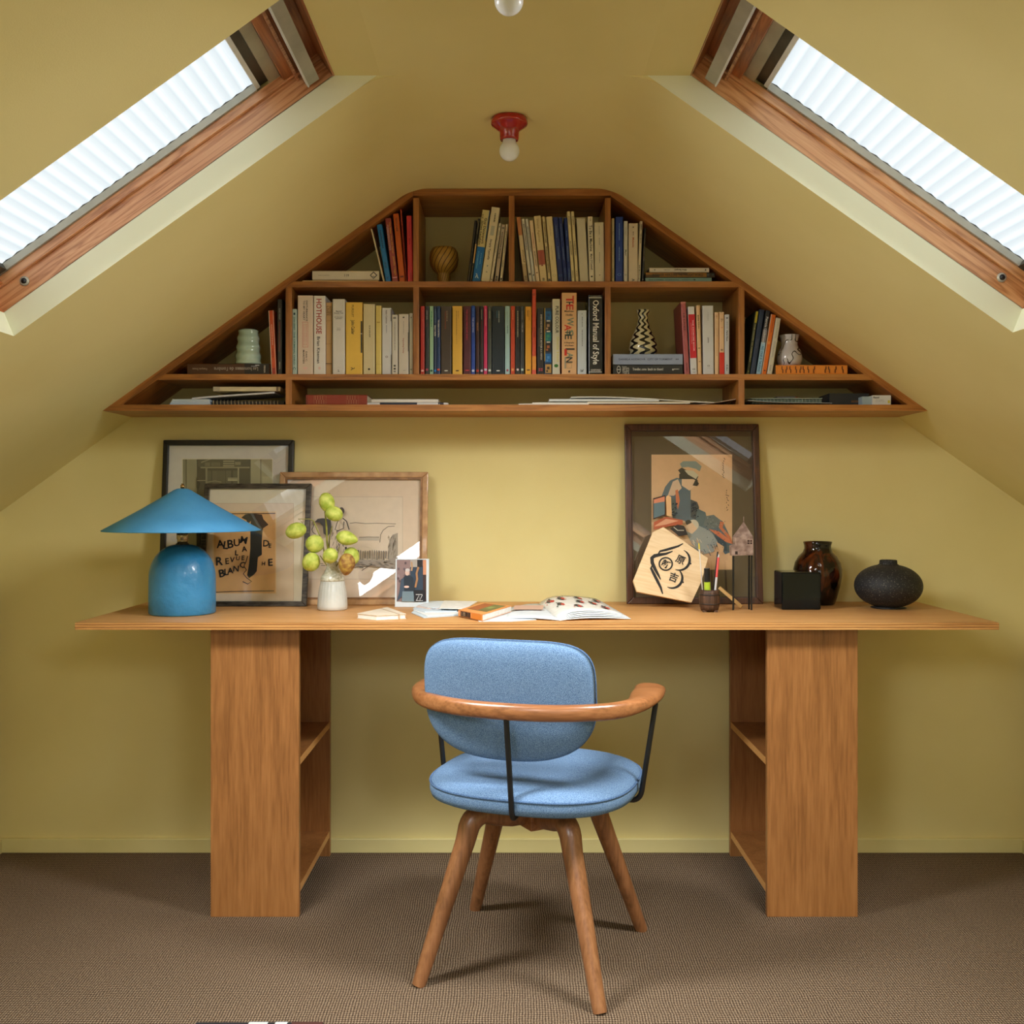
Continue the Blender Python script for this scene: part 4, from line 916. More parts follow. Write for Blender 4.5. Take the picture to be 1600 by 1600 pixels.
# open magazine
def magazine():
    root = empty('open_magazine', (.0, 2.62, z0)); tag(root, 'open magazine with red and black flower pictures in the middle of the desk', 'magazine')
    mb = MB(); n = 14; m = 6
    # left spread (flat) and right spread (curved leaves)
    def leaf(f0, f1, b0, b1, lift, mat, nm, zoff=0.0, dro=0.0):
        mb = MB(); vs = []; fs = []
        for i in range(n+1):
            u = i/n
            for j in range(m+1):
                t = j/m; x = (f0[0]*(1-u)+f1[0]*u)*(1-t)+(b0[0]*(1-u)+b1[0]*u)*t; y = (f0[1]*(1-u)+f1[1]*u)*(1-t)+(b0[1]*(1-u)+b1[1]*u)*t
                zz = z0+.0016+zoff+lift(u)*(1+dro*t)
                vs.append((x, y, zz))
        k = len(vs); vs += [(v[0], v[1], v[2]-.0009) for v in vs]
        for i in range(n):
            for j in range(m):
                a = i*(m+1)+j; fs += [(a, a+m+1, a+m+2, a+1), (a+k+1, a+k+m+2, a+k+m+1, a+k)]
        for i in range(n): a = i*(m+1); fs.append((a, a+k, a+m+1+k, a+m+1)); a += m; fs.append((a+m+1, a+m+1+k, a+k, a))
        for j in range(m): a = j; fs.append((a+1, a+1+k, a+k, a)); a = n*(m+1)+j; fs.append((a, a+k, a+1+k, a+1))
        mb.add(vs, fs, mat, True); return build(mb, nm, root), vs
    g0, g1 = onplane(876, 970.5), onplane(842, 944)
    l0, l1 = onplane(790, 967), onplane(800, 950)
    r0, r1 = onplane(986, 968), onplane(938, 940)
    leaf(l0, g0, l1, g1, lambda u: .004*math.sin(u*3.14)*.8, PAPERB, 'left_page')
    hs = [(1.0, 0.0, .006), (.985, .002, .0085), (.96, .004, .010), (.94, .006, .0115), (.9, .008, .013)]
    last = None
    for i, (kx, zo, am) in enumerate(hs):
        e0 = lp(g0, r0, kx); e1 = lp(g1, r1, kx)
        # front edges step back a little so every leaf shows
        s0 = lp(g0, g1, .02*i); e0 = lp(e0, e1, .035*i)
        _, last = leaf(s0, e0, g1, e1, lambda u, am=am, zo=zo: zo*min(1, u*6)+am*math.sin(min(1, u*1.02)*3.14)**.8*(1-.5*u) if u > 0 else 0, PAPERB if i % 2 else PAGE, 'page', dro=.15)
    mb = MB(); n_, m_ = 14, 6
    def S_(u, t, h=.0005):
        i = min(n_-1, int(u*n_)); j = min(m_-1, int(t*m_)); a = u*n_-i; b = t*m_-j
        v = [Vector(last[(i+p)*(m_+1)+j+q]) for p in (0, 1) for q in (0, 1)]
        return (v[0]*(1-a)*(1-b)+v[1]*(1-a)*b+v[2]*a*(1-b)+v[3]*a*b)+Vector((0, 0, h))
    h = .0004
    def blob(u, t, r1_, r2_, col):
        nonlocal h; h += .00006; pts = []
        for k in range(10):
            a = 2*math.pi*k/10; q = .8+.3*random.random(); pts.append(S_(min(.98, max(.02, u+math.cos(a)*r1_*q)), min(.97, max(.02, t+math.sin(a)*r2_*q)), h))
        mb.quad(pts, flat(col, .6))
    for (u, t) in ((.12, .8), (.2, .5), (.42, .3), (.62, .82), (.75, .5), (.55, .55), (.86, .25), (.3, .78), (.9, .7)):
        blob(u, t, .05, .09, (60, 60, 66)); blob(u+.03, t-.05, .035, .07, (196, 66, 60))
        for k in range(5): blob(min(.95, max(.05, u+random.uniform(-.08, .08))), min(.95, max(.05, t+random.uniform(-.1, .1))), .012, .02, random.choice(((70, 96, 86), (92, 92, 100), (210, 120, 110), (90, 110, 130))))
    build(mb, 'flower_print', root)
    mb = MB(); c = [onplane(802, 957), onplane(848, 957), onplane(850, 950), onplane(804, 950)]
    mb.quad([(x, y, z0+.0075) for x, y in c], flat((212, 176, 158), .7)); build(mb, 'left_print', root)
magazine()

# wooden shogi piece
WOODB = wood('pale_maple_block', (212, 180, 132), (228, 200, 156), (236, 212, 172), -.3, rough=.5, rings=9, ringmix=.25, bump=.05)
pl = Plane(PX(1080.5, 2.868), 2.868, DZ+.0008, R(13)); mb = MB(); art = Art(pl, .0002)
pts = [(1036.5, 823.3), (1106.5, 872), (1096, 909), (1080.5, 941.5), (995, 924.5), (989.3, 907.5), (1020, 831.5)]
uv = [pl.uv(*p) for p in pts][::-1]; n = len(uv)
uv = [(u, max(v, .0006)) for u, v in uv]
vs = [pl.p(u, v, 0) for u, v in uv]+[pl.p(u, v, -.014) for u, v in uv]
mb.add(vs, [tuple(range(n)), tuple(range(2*n-1, n-1, -1))]+[(i, i+n, (i+1) % n+n, (i+1) % n) for i in range(n)], WOODB)
sg_ = build(mb, 'shogi_piece', origin=pl.p(0, 0), bevel=.001); tag(sg_, 'pale five-sided wooden game piece with black characters leaning on the brown frame', 'wooden plaque')
K = (26, 24, 22)
def a2p(x, y): return (975+x/10.667, 810+y/10.667)
def st(pts, w): art.stroke([a2p(*p) for p in pts], w/10.667, K, True)
st([(985, 420), (900, 465), (800, 495), (700, 525), (600, 548), (570, 590)], 42); st([(810, 548), (700, 590), (600, 605), (510, 625), (465, 660), (470, 740), (520, 850), (570, 940), (610, 1020)], 62)
st([(470, 780), (450, 830), (500, 930), (560, 1050), (610, 1150), (645, 1260)], 50)
def arc_(cx, cy, r_, a0, a1, w, n=18): st([(cx+r_*math.cos(math.radians(a0+(a1-a0)*k/n)), cy+r_*math.sin(math.radians(a0+(a1-a0)*k/n))) for k in range(n+1)], w)
arc_(920, 690, 175, -65, 112, 42); arc_(800, 990, 172, -50, 118, 42)
art.poly([a2p(*p) for p in ((1085, 735), (1125, 745), (1120, 765), (1085, 775))], K); art.poly([a2p(*p) for p in ((960, 1035), (1000, 1060), (990, 1078), (950, 1070))], K)
o_ = [a2p(695+108*math.cos(2*math.pi*k/28), 760+105*math.sin(2*math.pi*k/28)) for k in range(29)]; art.stroke(o_, 2.3, K)
x_, y_ = a2p(695, 765); art.text('新', x_, y_, 9.4, K, rot=28); x_, y_ = a2p(940, 690); art.text('原', x_, y_, 10.4, K, rot=24); x_, y_ = a2p(825, 985); art.text('吉', x_, y_, 10.6, K, rot=22)
build(art.mb, 'painted_characters', sg_)

# barrel pen pot, pens
pc = Vector((PX(1108.5, 2.79), 2.79, DZ)); root = empty('barrel_pen_pot', pc); tag(root, 'little brown wooden barrel used as a pen pot in front of the brown frame', 'pen pot')
BAR = wood('old_barrel_wood', (36, 22, 14), (74, 50, 34), (100, 72, 50), 'z', rough=.6, fine=2)
mb = MB(); rings = []
for r_, z in ((.0235, .004), (.0262, .014), (.0282, .028), (.0282, .040), (.0268, .052), (.0252, .060), (.0228, .060), (.0228, .01)):
    rings.append([pc+Vector(((r_-(.0009 if k % 5 == 0 else 0))*math.cos(2*math.pi*k/60), (r_-(.0009 if k % 5 == 0 else 0))*math.sin(2*math.pi*k/60), z)) for k in range(60)])
mb.loft(rings, BAR); build(mb, 'barrel_body', root)
for z, r_ in ((.020, .0276), (.045, .0282)):
    mb = MB(); mb.lathe([(r_-.001, z), (r_+.0006, z+.0005), (r_+.0006, z+.003), (r_-.001, z+.0035)], flat((40, 32, 28), .5), c=pc, n=48); build(mb, 'hoop', root)
for a in (-140, -50, 40, 130):
    mb = MB(); x, y = .021*math.cos(R(a)), .021*math.sin(R(a)); mb.box((pc.x+x-.005, pc.y+y-.004, DZ), (pc.x+x+.005, pc.y+y+.004, DZ+.006), BAR); build(mb, 'foot', root)
def pen(label, px0, py0, px1, py1, dy0, dy1, segs, cat='pen', name='pen'):
    Y0, Y1 = pc.y+dy0, pc.y+dy1; a = Vector((PX(px0, Y0), Y0, PZ(py0, Y0))); b = Vector((PX(px1, Y1), Y1, PZ(py1, Y1))); root = empty(name, a); tag(root, label, cat)
    for nm, t0, t1, r0, r1, col in segs:
        mb = MB(); mb.tube([a.lerp(b, t0), a.lerp(b, (t0+t1)/2), a.lerp(b, t1)], [r0, (r0+r1)/2, r1], flat(col, .35), n=14); build(mb, nm, root)
pen('fat yellow highlighter with a black cap in the barrel pot', 1105.5, 930, 1104.5, 888, -.006, -.010, [('barrel', 0, .52, .0085, .0085, (176, 206, 56)), ('cap', .5, 1, .0088, .0080, (14, 16, 20))], name='highlighter_pen')
pen('thin black pen leaning right in the barrel pot', 1114, 925, 1121.5, 862, .004, .012, [('barrel', 0, .9, .0019, .0019, (22, 20, 26)), ('cap', .88, 1, .0024, .0018, (12, 12, 14))])
pen('pink and clear pen in the barrel pot beside the black pen', 1117, 928, 1123, 866, -.006, .002, [('barrel', 0, .42, .0030, .0030, (206, 206, 212)), ('grip', .42, .92, .0031, .0031, (220, 84, 84)), ('tip', .92, 1, .0028, .001, (200, 200, 204))])
pen('slim white pencil with yellow end standing left in the barrel pot', 1098, 926, 1092, 849, .006, .016, [('barrel', 0, .88, .0017, .0017, (224, 218, 208)), ('eraser', .88, 1, .0019, .0019, (224, 204, 60))], cat='pencil', name='pencil')
# little house on stilts
hx0, hx1, Yh = PX(1142.5, 2.835), PX(1174.5, 2.835), 2.835
root = empty('house_sculpture', ((hx0+hx1)/2, Yh, DZ)); tag(root, 'tiny grey clay house on thin black stilts before the brown frame', 'sculpture')
CLAY = noise_mat('grey_pink_clay', (120, 98, 88), (168, 146, 134), nscale=60, rough=.85, bump=.5, bscale=200)
z = lambda py: PZ(py, Yh)
hx = lambda px: PX(px, Yh); dpt = .026
mb = MB(); mb.prism([(hx(1142), z(868)), (hx(1175.5), z(867)), (hx(1175), z(838)), (hx(1146), z(839)), (hx(1147), z(850)), (hx(1141), z(853))][::1], Yh-dpt/2, Yh+dpt/2, CLAY); build(mb, 'house_body', root, bevel=.0008)
mb = MB(); cx, cy = (hx(1146)+hx(1175))/2, Yh; ap = Vector((hx(1162), Yh, z(815)))
b_ = [Vector((hx(1146.5), Yh-dpt/2, z(838.5))), Vector((hx(1175), Yh-dpt/2, z(838.5))), Vector((hx(1175), Yh+dpt/2, z(838.5))), Vector((hx(1146.5), Yh+dpt/2, z(838.5)))]
mb.add(b_+[ap], [(0, 1, 4), (1, 2, 4), (2, 3, 4), (3, 0, 4), (3, 2, 1, 0)], CLAY); build(mb, 'roof', root)
mb = MB(); mb.lathe([(.0016, 0), (.001, .006), (.0015, .010), (.0005, .016)], CLAY, c=ap-Vector((0, 0, .001)), n=12); build(mb, 'spire', root)
mb = MB(); yf = Yh-dpt/2-.0004; mb.quad([(hx(1166), yf, z(850)), (hx(1173.5), yf, z(850)), (hx(1173.5), yf, z(843.5)), (hx(1166), yf, z(843.5))], flat((58, 34, 24)))
for a in (1169.6,): mb.box((hx(a), yf-.0004, z(850)), (hx(a+.8), yf, z(843.5)), CLAY)
mb.box((hx(1166), yf-.0004, z(847.2)), (hx(1173.5), yf, z(846.4)), CLAY); build(mb, 'window_opening', root)
mb = MB(); mb.quad([(hx(1147), yf, z(866)), (hx(1151), yf, z(866)), (hx(1151), yf, z(861)), (hx(1147), yf, z(861))], flat((46, 28, 20))); build(mb, 'door_opening', root)
for x, y, dx in ((hx(1144.5), -.009, 0), (hx(1173), -.009, 0), (hx(1147), .009, 0), (hx(1171.5), .009, 0)):
    mb = MB(); mb.box((x-.0021, Yh+y-.002, DZ+.0002), (x+.0021, Yh+y+.002, z(867.5)), BLACKM); build(mb, 'stilt', root)
# pale stick leaning on the frame foot
a = Vector((PX(1124, 2.90), 2.90, PZ(918, 2.90))); b = Vector((PX(1159, 2.862), 2.862, DZ+.0052))
M = Matrix.Translation((a+b)/2) @ (b-a).to_track_quat('X', 'Z').to_matrix().to_4x4(); L_ = (b-a).length/2
mb = MB(); mb.box((-L_, -.003, -.0042), (L_, .003, .0042), flat((206, 168, 106), .6), M); o = build(mb, 'wooden_stick', origin=(a+b)/2); tag(o, 'short pale wooden stick lying aslant behind the house on stilts', 'stick')

# black glazed box
BLK = noise_mat('black_green_glaze', (7, 10, 12), (12, 20, 24), nscale=14, rough=.12, spec=.3)
x0, y0 = PX(1221.7, 2.828), 2.828; wv = (1283-1221.7)*2.828/F; d_ = .09; hgt = .1045
mb = MB(); M = Matrix.Translation((x0, y0, DZ)) @ Matrix.Rotation(R(-.5), 4, 'Z'); mb.box((0, 0, .0004), (wv, d_, hgt), BLK, M)
o = build(mb, 'ceramic_box', origin=(x0+wv/2, y0+d_/2, DZ), bevel=.0045, seg=3); tag(o, 'glossy black square ceramic box on the right part of the desk', 'ceramic box')
# brown glazed jar
def jar_glaze():
    m, nt, p = newmat('brown_black_glaze'); n = nt.nodes; L = nt.links
    tc = n.new('ShaderNodeTexCoord'); mp = n.new('ShaderNodeMapping'); mp.inputs['Scale'].default_value = (1, 1, .35); mp.inputs['Rotation'].default_value = (0, .5, 0)
    L.new(tc.outputs['Object'], mp.inputs[0]); no = n.new('ShaderNodeTexNoise'); no.inputs['Scale'].default_value = 28; no.inputs['Distortion'].default_value = 1.2; L.new(mp.outputs[0], no.inputs[0])
    cr = n.new('ShaderNodeValToRGB'); e = cr.color_ramp.elements; e[0].position = .46; e[0].color = (*lin((14, 8, 6)), 1); e[1].position = .70; e[1].color = (*lin((88, 40, 14)), 1)
    L.new(no.outputs['Fac'], cr.inputs[0]); L.new(cr.outputs[0], p.inputs['Base Color']); p.inputs['Roughness'].default_value = .07; p.inputs['Specular IOR Level'].default_value = .5
    b = n.new('ShaderNodeBump'); b.inputs['Strength'].default_value = .25; b.inputs['Distance'].default_value = .004; n2 = n.new('ShaderNodeTexNoise'); n2.inputs['Scale'].default_value = 34; L.new(tc.outputs['Object'], n2.inputs[0]); L.new(n2.outputs['Fac'], b.inputs['Height']); L.new(b.outputs[0], p.inputs['Normal']); return m
YJ = 2.985; c = (PX(1277.5, YJ), YJ, DZ); k = YJ/F
jar_prof = [(24, 0), (26, 1.5), (29.5, 12), (34, 30), (37, 48), (37, 58), (34.5, 69), (29, 79), (22.5, 86), (20.2, 92), (20.4, 97), (22, 102.5), (21.2, 103.6), (19.5, 103), (18, 96), (18, 60)]
mb = MB(); mb.lathe([(r_*k, z_*k*.945+.0003) for r_, z_ in jar_prof], jar_glaze(), c=c, n=64); o = build(mb, 'glazed_jar', origin=c); tag(o, 'glossy brown-black glazed jar with an open neck behind the black box', 'jar')
# black oval vase
MB_ = noise_mat('matt_black_speckled_clay', (22, 24, 28), (30, 32, 36), nscale=120, rough=.62, bump=.35, bscale=300)
nt = MB_.node_tree; n = nt.nodes; sp = n.new('ShaderNodeTexNoise'); sp.inputs['Scale'].default_value = 330; tc = n.new('ShaderNodeTexCoord'); nt.links.new(tc.outputs['Object'], sp.inputs[0])
cr = n.new('ShaderNodeValToRGB'); cr.color_ramp.elements[0].position = .62; cr.color_ramp.elements[0].color = (*lin((24, 26, 30)), 1); cr.color_ramp.elements[1].position = .70; cr.color_ramp.elements[1].color = (*lin((120, 116, 108)), 1)
nt.links.new(sp.outputs['Fac'], cr.inputs[0]); nt.links.new(cr.outputs[0], n['Principled BSDF'].inputs['Base Color'])
YV = 2.88; c = (PX(1388, YV), YV, DZ); k = YV/F
pr = [(22, 0), (27, 1)]
for i in range(3, 30):
    a = -math.pi/2+math.pi*i/32; pr.append((51*math.cos(a)**.92 if math.cos(a) > 0 else 0, 34.5+34.0*math.sin(a)))
pr = [p for p in pr if p[0] > 13.5]; pr += [(13.4, 69), (13.0, 74.5), (11.8, 75), (10.5, 72), (10.5, 50)]
mb = MB(); mb.lathe([(r_*k, z_*k+.0003) for r_, z_ in pr], MB_, c=c, n=72); o = build(mb, 'oval_vase', origin=c); tag(o, 'squat matt black oval vase with a short neck at the right end of the desk', 'vase')
# ------------------------------------------------------------------ books on the gable shelf
PGC = noise_mat('cream_book_pages', (204, 192, 160), (220, 210, 182), nscale=80, rough=.85)
BASE = {'T': zT1, 'M': zM1, 'B': zB1}; ROW = {'T': 438.3, 'M': 584.0, 'B': 631.5}
K0 = (28, 26, 26); WH = (226, 224, 218)
def spine_ops(mb, w, h, ops, sy):
    e = [.00030]
    def T0(x, z): return (x, sy-e[0], z)
    for op in ops:
        e[0] += .00006; k = op[0]
        if k == 't':      # text reading down: text, v start, height in share of width, colour, [centre u], [length share of height]
            _, s, v0, sz, col = op[:5]; u = op[5] if len(op) > 5 else .5; ln = op[6] if len(op) > 6 else None
            vs, fs, (x0, x1, y0, y1) = text_geo(s, True); size = w*sz/.72; L_ = (x1-x0)*size; kx = 1.0
            if ln: kx = ln*h/L_
            mb.add([T0(u*w+(v[1]-.35)*size, h*(1-v0)-(v[0]-x0)*size*kx) for v in vs], fs, flat(col, .5))
        elif k == 'h':    # upright text across the spine: text, v, width share, colour
            _, s, v0, ws, col = op[:5]; vs, fs, (x0, x1, y0, y1) = text_geo(s, True); size = w*ws/(x1-x0); ky = op[5] if len(op) > 5 else 1
            mb.add([T0(w*(1-ws)/2+(v[0]-x0)*size, h*(1-v0)+(v[1]-.35)*size*ky) for v in vs], fs, flat(col, .5))
        elif k == 'b':
            _, v0, v1, col = op[:4]; u0, u1 = (op[4], op[5]) if len(op) > 5 else (0, 1)
            mb.quad([T0(u0*w, h*(1-v1)), T0(u1*w, h*(1-v1)), T0(u1*w, h*(1-v0)), T0(u0*w, h*(1-v0))], flat(col, .5))
        elif k == 'l':    # run of fine print too small to read
            _, v0, v1, u, th_, col = op[:6]; v = v0*h; end = v1*h; rr = random.Random(int(v0*999+w*1e5))
            while v < end:
                L_ = rr.uniform(.0012, .0042); mb.quad([T0(u*w-th_*w/2, h-min(end, v+L_)), T0(u*w+th_*w/2, h-min(end, v+L_)), T0(u*w+th_*w/2, h-v), T0(u*w-th_*w/2, h-v)], flat(col, .5)); v += L_+rr.uniform(.0007, .0016)
        elif k == 'o':
            _, v, rw, rh, col = op[:5]; n = 16
            mb.quad([T0(w/2+rw*w*math.cos(2*math.pi*i/n), h*(1-v)+rh*math.sin(2*math.pi*i/n)) for i in range(n)], flat(col, .5))
        elif k == 'r':
            _, v0, v1, u0, u1, col = op[:6]; t = .0007
            for (a, b, c, d) in ((u0*w, h*(1-v1), u1*w, h*(1-v1)+t), (u0*w, h*(1-v0)-t, u1*w, h*(1-v0)), (u0*w, h*(1-v1), u0*w+t, h*(1-v0)), (u1*w-t, h*(1-v1), u1*w, h*(1-v0))):
                mb.quad([T0(a, b), T0(c, b), T0(c, d), T0(a, d)], flat(col, .5))
def make_book(label, org, w, h, alpha, col, ops=(), dep=.125, round_=.3, group=None, rough=.42, side=None, name='book'):
    """org: lower left front corner (or pivot); alpha: lean to the right; spine faces the room"""
    root = empty(name, org); tag(root, label, 'book', group)
    ca, sa = math.cos(alpha), math.sin(alpha); px = w if 0 < alpha < 1.2 else 0
    def X(v): x = v[0]-px; return (org[0]+px*(1 if abs(alpha) < 1.2 else 0)+x*ca+v[2]*sa, org[1]+v[1], org[2]-x*sa+v[2]*ca)
    c = min(.0022, w*round_); t = .0007; mb = MB(); cov = flat(col, rough)
    o = [(0, dep), (0, c), (c*.3, c*.3), (c, 0), (w-c, 0), (w-c*.3, c*.3), (w, c), (w, dep), (w-t, dep), (w-t, c+t), (t, c+t), (t, dep)]
    tmp = MB(); tmp.prism(o, 0, h, cov, axis='z')
    if side: tmp.quad([(-.0003, c*1.2, .0), (-.0003, dep, .0), (-.0003, dep, h), (-.0003, c*1.2, h)], flat(side, rough))
    spine_ops(tmp, w, h, ops, 0)
    tmp.v = [X(v) for v in tmp.v]; build(tmp, 'cover', root)
    tmp = MB(); tmp.box((t, c+t, .002), (w-t, dep-.002, h-.002), PGC); tmp.v = [X(v) for v in tmp.v]; build(tmp, 'page_block', root)
    return root
def stand(row, label, xb0, xb1, xt0, ytop, col, ops=(), Y=2.851, dep=.125, group=None, **kw):
    s = F/Y; w = (xb1-xb0)/s*.965; dx = (xt0-xb0)/s; dz = (ROW[row]-ytop)/s; al = math.atan2(dx, dz); x = PX((xb0+xb1)/2, Y)-w/2
    h = math.hypot(dx, dz)-(w*math.sin(al) if al > 0 else 0)*.9
    for _ in range(60):         # keep the upper corners clear of the sloping boards
        ok = True
        for lx in (0, w):
            q = lx-(w if al > 0 else 0); cx = x+(w if al > 0 else 0)+q*math.cos(al)+h*math.sin(al); cz = BASE[row]-q*math.sin(al)+h*math.cos(al)
            if abs(cx) > .25 and cz > under(cx)-.001: ok = False
        if ok: break
        h -= .001
    return make_book(label, (x, Y, BASE[row]+.0003), w, h, al, col, ops, dep, group=group, **kw)
def lay(label, x0, x1, z0_, th_, col, ops=(), Y=2.85, dep=.13, flip=False, group=None, **kw):
    """lying book, spine to the room; flip turns its lettering upside down"""
    s = F/Y; L_ = (x1-x0)/s
    if not flip: return make_book(label, (PX(x1, Y), Y, z0_), th_, L_, -math.pi/2, col, ops, dep, group=group, **kw)
    return make_book(label, (PX(x0, Y), Y, z0_+th_), th_, L_, math.pi/2, col, ops, dep, group=group, **kw)
LT = 'books in the top left corner of the shelf'
stand('T', 'thin white book leaning at the left end of the six leaning books, top left corner', 598.8, 601.3, 578.3, 352, (214, 206, 188), group=LT, dep=.10)
stand('T', 'bright blue paperback leaning beside the thin white one, top left corner', 602.5, 611, 588.2, 347, (20, 112, 186), [('l', .1, .42, .5, .2, (16, 44, 84)), ('t', 'VINTAGE', .66, .34, (14, 40, 80), .5, .1), ('h', 'V', .93, .4, (14, 40, 80))], group=LT, side=(206, 150, 80))
stand('T', 'mauve-red paperback with yellow and white spine lettering, top left corner', 613, 622.4, 601, 335, (150, 66, 62), [('t', 'The Bitter Way the Fairer', .06, .26, (206, 156, 60), .72, .5), ('l', .1, .5, .34, .1, (214, 180, 190)), ('l', .14, .5, .16, .1, (214, 180, 190)), ('t', 'Jennifer Higgie', .6, .3, (206, 156, 60), .72, .3), ('b', .925, .94, (226, 170, 180), .1, .9)], group=LT)
stand('T', 'orange paperback with a black oval mark at its foot, top left corner', 624, 633, 613.7, 331.6, (196, 92, 22), [('t', 'TESTO JUNKIE', .06, .32, (60, 20, 14), .5, .2), ('b', .91, .935, (90, 14, 10), .22, .84)], group=LT)
stand('T', 'very thin tall rust-red book between the orange and crimson books', 633.8, 636.4, 624.6, 318.8, (150, 46, 22), [('b', .0, .22, (180, 70, 40), .1, .9)], group=LT, Y=2.862)
stand('T', 'crimson upright paperback against the divider, top left corner', 637, 645.4, 634.9, 334.6, (196, 44, 54), [('l', .1, .3, .55, .24, (166, 26, 50)), ('t', 'SEXUAL', .34, .28, (120, 18, 22), .5, .1), ('l', .86, .95, .6, .2, (150, 40, 50))], group=LT)
zt = zT1+.0003
lay('thin cream book lying under the white one, top left corner', 472.5, 591, zt, .0058, (214, 186, 132), dep=.13, group=LT, Y=2.853)
lay('thick white book lying flat with a small diamond logo, top left corner', 488, 592.3, zt+.0061, .0255, (220, 212, 200), [('l', .09, .26, .5, .12, (190, 182, 172)), ('t', '119', .48, .28, (110, 110, 110)), ('t', '◇', .86, .6, (70, 70, 74)), ('l', .90, .93, .3, .3, (150, 150, 150))], dep=.14, group=LT, Y=2.851)

TA = 'books in the top compartment left of centre'
stand('T', 'thin black book at the left of the leaning row beside the gold goblet', 729.5, 733.6, 741.4, 341, (20, 14, 12), [('l', .7, .95, .5, .3, (90, 80, 50))], Y=2.856, group=TA)
stand('T', 'thin black book with a cream sticker leaning under the blue and cream book', 733.9, 737.2, 747.0, 338.5, (26, 22, 18), [('l', .04, .24, .5, .4, (110, 104, 84)), ('b', .4, .7, (206, 170, 120), .3, .9), ('l', .75, .95, .5, .3, (120, 100, 60))], Y=2.853, group=TA)
stand('T', 'paperback with a cream upper and bright blue lower spine, beside the tallest cream book', 738, 750.2, 753.8, 325, (206, 194, 140), [('b', .515, 1, (6, 102, 178)), ('t', 'Guy Davenport', .11, .34, (44, 44, 40), .62, .36), ('t', 'and', .06, .2, (44, 44, 40), .2, .06), ('t', 'James Laughlin', .15, .32, (44, 44, 40), .22, .34), ('t', 'A Correspondence', .58, .18, (120, 190, 220), .3, .24), ('l', .6, .75, .66, .08, (120, 190, 220)), ('h', 'λ', .92, .5, (210, 226, 236)), ('b', .0, .42, (16, 96, 170), .93, 1)], group=TA)
stand('T', 'tallest cream book in the top compartment left of centre', 751.2, 765, 768, 320.6, (222, 212, 186), [('l', .08, .2, .55, .16, (90, 84, 70)), ('b', .25, .38, (176, 180, 172), .28, .7), ('t', 'Simply Typically', .43, .22, (40, 38, 36), .5, .28), ('l', .78, .8, .5, .14, (60, 90, 90)), ('b', .86, .88, (160, 156, 140), .4, .6)], group=TA, side=(180, 156, 110))
stand('T', 'thin white paperback second from the divider trio, top compartment left of centre', 765.6, 769.6, 779.6, 346, (216, 208, 190), [('o', .06, .22, .0016, (40, 40, 40)), ('l', .12, .5, .5, .26, (120, 112, 100)), ('b', .95, .965, (40, 40, 40), .3, .7)], group=TA)
stand('T', 'greyish pink paperback with a black dot at the top, top compartment left of centre', 772, 778, 784, 348, (186, 170, 154), [('o', .06, .24, .0018, (24, 24, 24)), ('l', .13, .4, .45, .3, (96, 84, 78)), ('t', 'Bring Up', .42, .4, (50, 40, 40), .5, .18), ('l', .9, .98, .5, .5, (40, 36, 34))], group=TA)
stand('T', 'thin cream book leaning nearest the central divider, left compartment', 780.6, 784.6, 790.6, 347.5, (220, 208, 180), [('l', .12, .5, .5, .3, (110, 110, 96)), ('t', 'Coast', .62, .46, (50, 46, 40), .5, .12), ('b', .93, .96, (40, 36, 30), .2, .8)], group=TA)

TB = 'books in the top compartment right of centre'
stand('T', 'worn buff book with a peeling orange spine at the far left, compartment right of centre', 819, 825.4, 806.8, 336.3, (186, 166, 130), [('b', .0, .28, (196, 132, 84)), ('b', .28, .72, (214, 196, 158)), ('t', 'WOOLF', .5, .4, (110, 84, 50), .6, .2), ('b', .9, .97, (120, 110, 90), .3, .8)], group=TB, Y=2.856)
stand('T', 'white paperback with dark title, second from left right of centre', 827, 832, 814.7, 340, (208, 206, 198), [('l', .08, .5, .5, .3, (70, 70, 74)), ('b', .86, .89, (60, 60, 64), .2, .8)], group=TB)
stand('T', 'thin pale grey paperback, third from left right of centre', 832.5, 837, 820.8, 339.6, (204, 206, 204), [('l', .12, .52, .5, .3, (110, 112, 116)), ('b', .88, .9, (70, 70, 74), .3, .8)], group=TB)
stand('T', 'pinkish cream paperback with red title, fourth from left right of centre', 837.6, 843.6, 826.8, 342, (224, 204, 176), [('l', .2, .45, .5, .16, (170, 70, 60)), ('t', 'SEAMUS HEANEY', .5, .3, (50, 40, 34), .5, .25), ('b', .84, .86, (120, 90, 70), .3, .7)], group=TB)
stand('T', 'wide old cream book with a brick-red patch across its spine', 844.2, 855.4, 833.8, 335.4, (218, 202, 160), [('t', 'Shield Against', .04, .3, (170, 150, 100), .5, .36), ('b', .52, .74, (166, 88, 70), .04, .98), ('t', 'KINGDOM', .52, .34, (140, 60, 50), .5, .24), ('t', '88', .94, .3, (60, 50, 40))], group=TB)
stand('T', 'narrow cream book right of the red patched one', 856.8, 861, 847, 336, (216, 200, 158), [('l', .08, .4, .5, .4, (90, 80, 60)), ('l', .46, .86, .5, .4, (60, 54, 44)), ('b', .95, .985, (50, 46, 40), .2, .8)], group=TB)
stand('T', 'cream book with a ringed logo at its foot, left of the dark blue trio', 862, 872, 853, 336.3, (222, 208, 166), [('l', .14, .3, .5, .1, (180, 160, 110)), ('l', .45, .66, .45, .1, (180, 160, 110)), ('o', .9, .27, .0034, (178, 170, 140)), ('o', .9, .2, .0026, (222, 208, 166))], group=TB)
NB = (12, 36, 104)
stand('T', 'navy paperback with a ringed logo, first of the dark blue trio', 872.6, 881, 863.6, 337, NB, [('l', .12, .32, .45, .14, (90, 120, 170)), ('l', .45, .65, .5, .14, (110, 140, 190)), ('o', .9, .3, .003, (90, 130, 180)), ('o', .9, .22, .0024, NB)], group=TB)
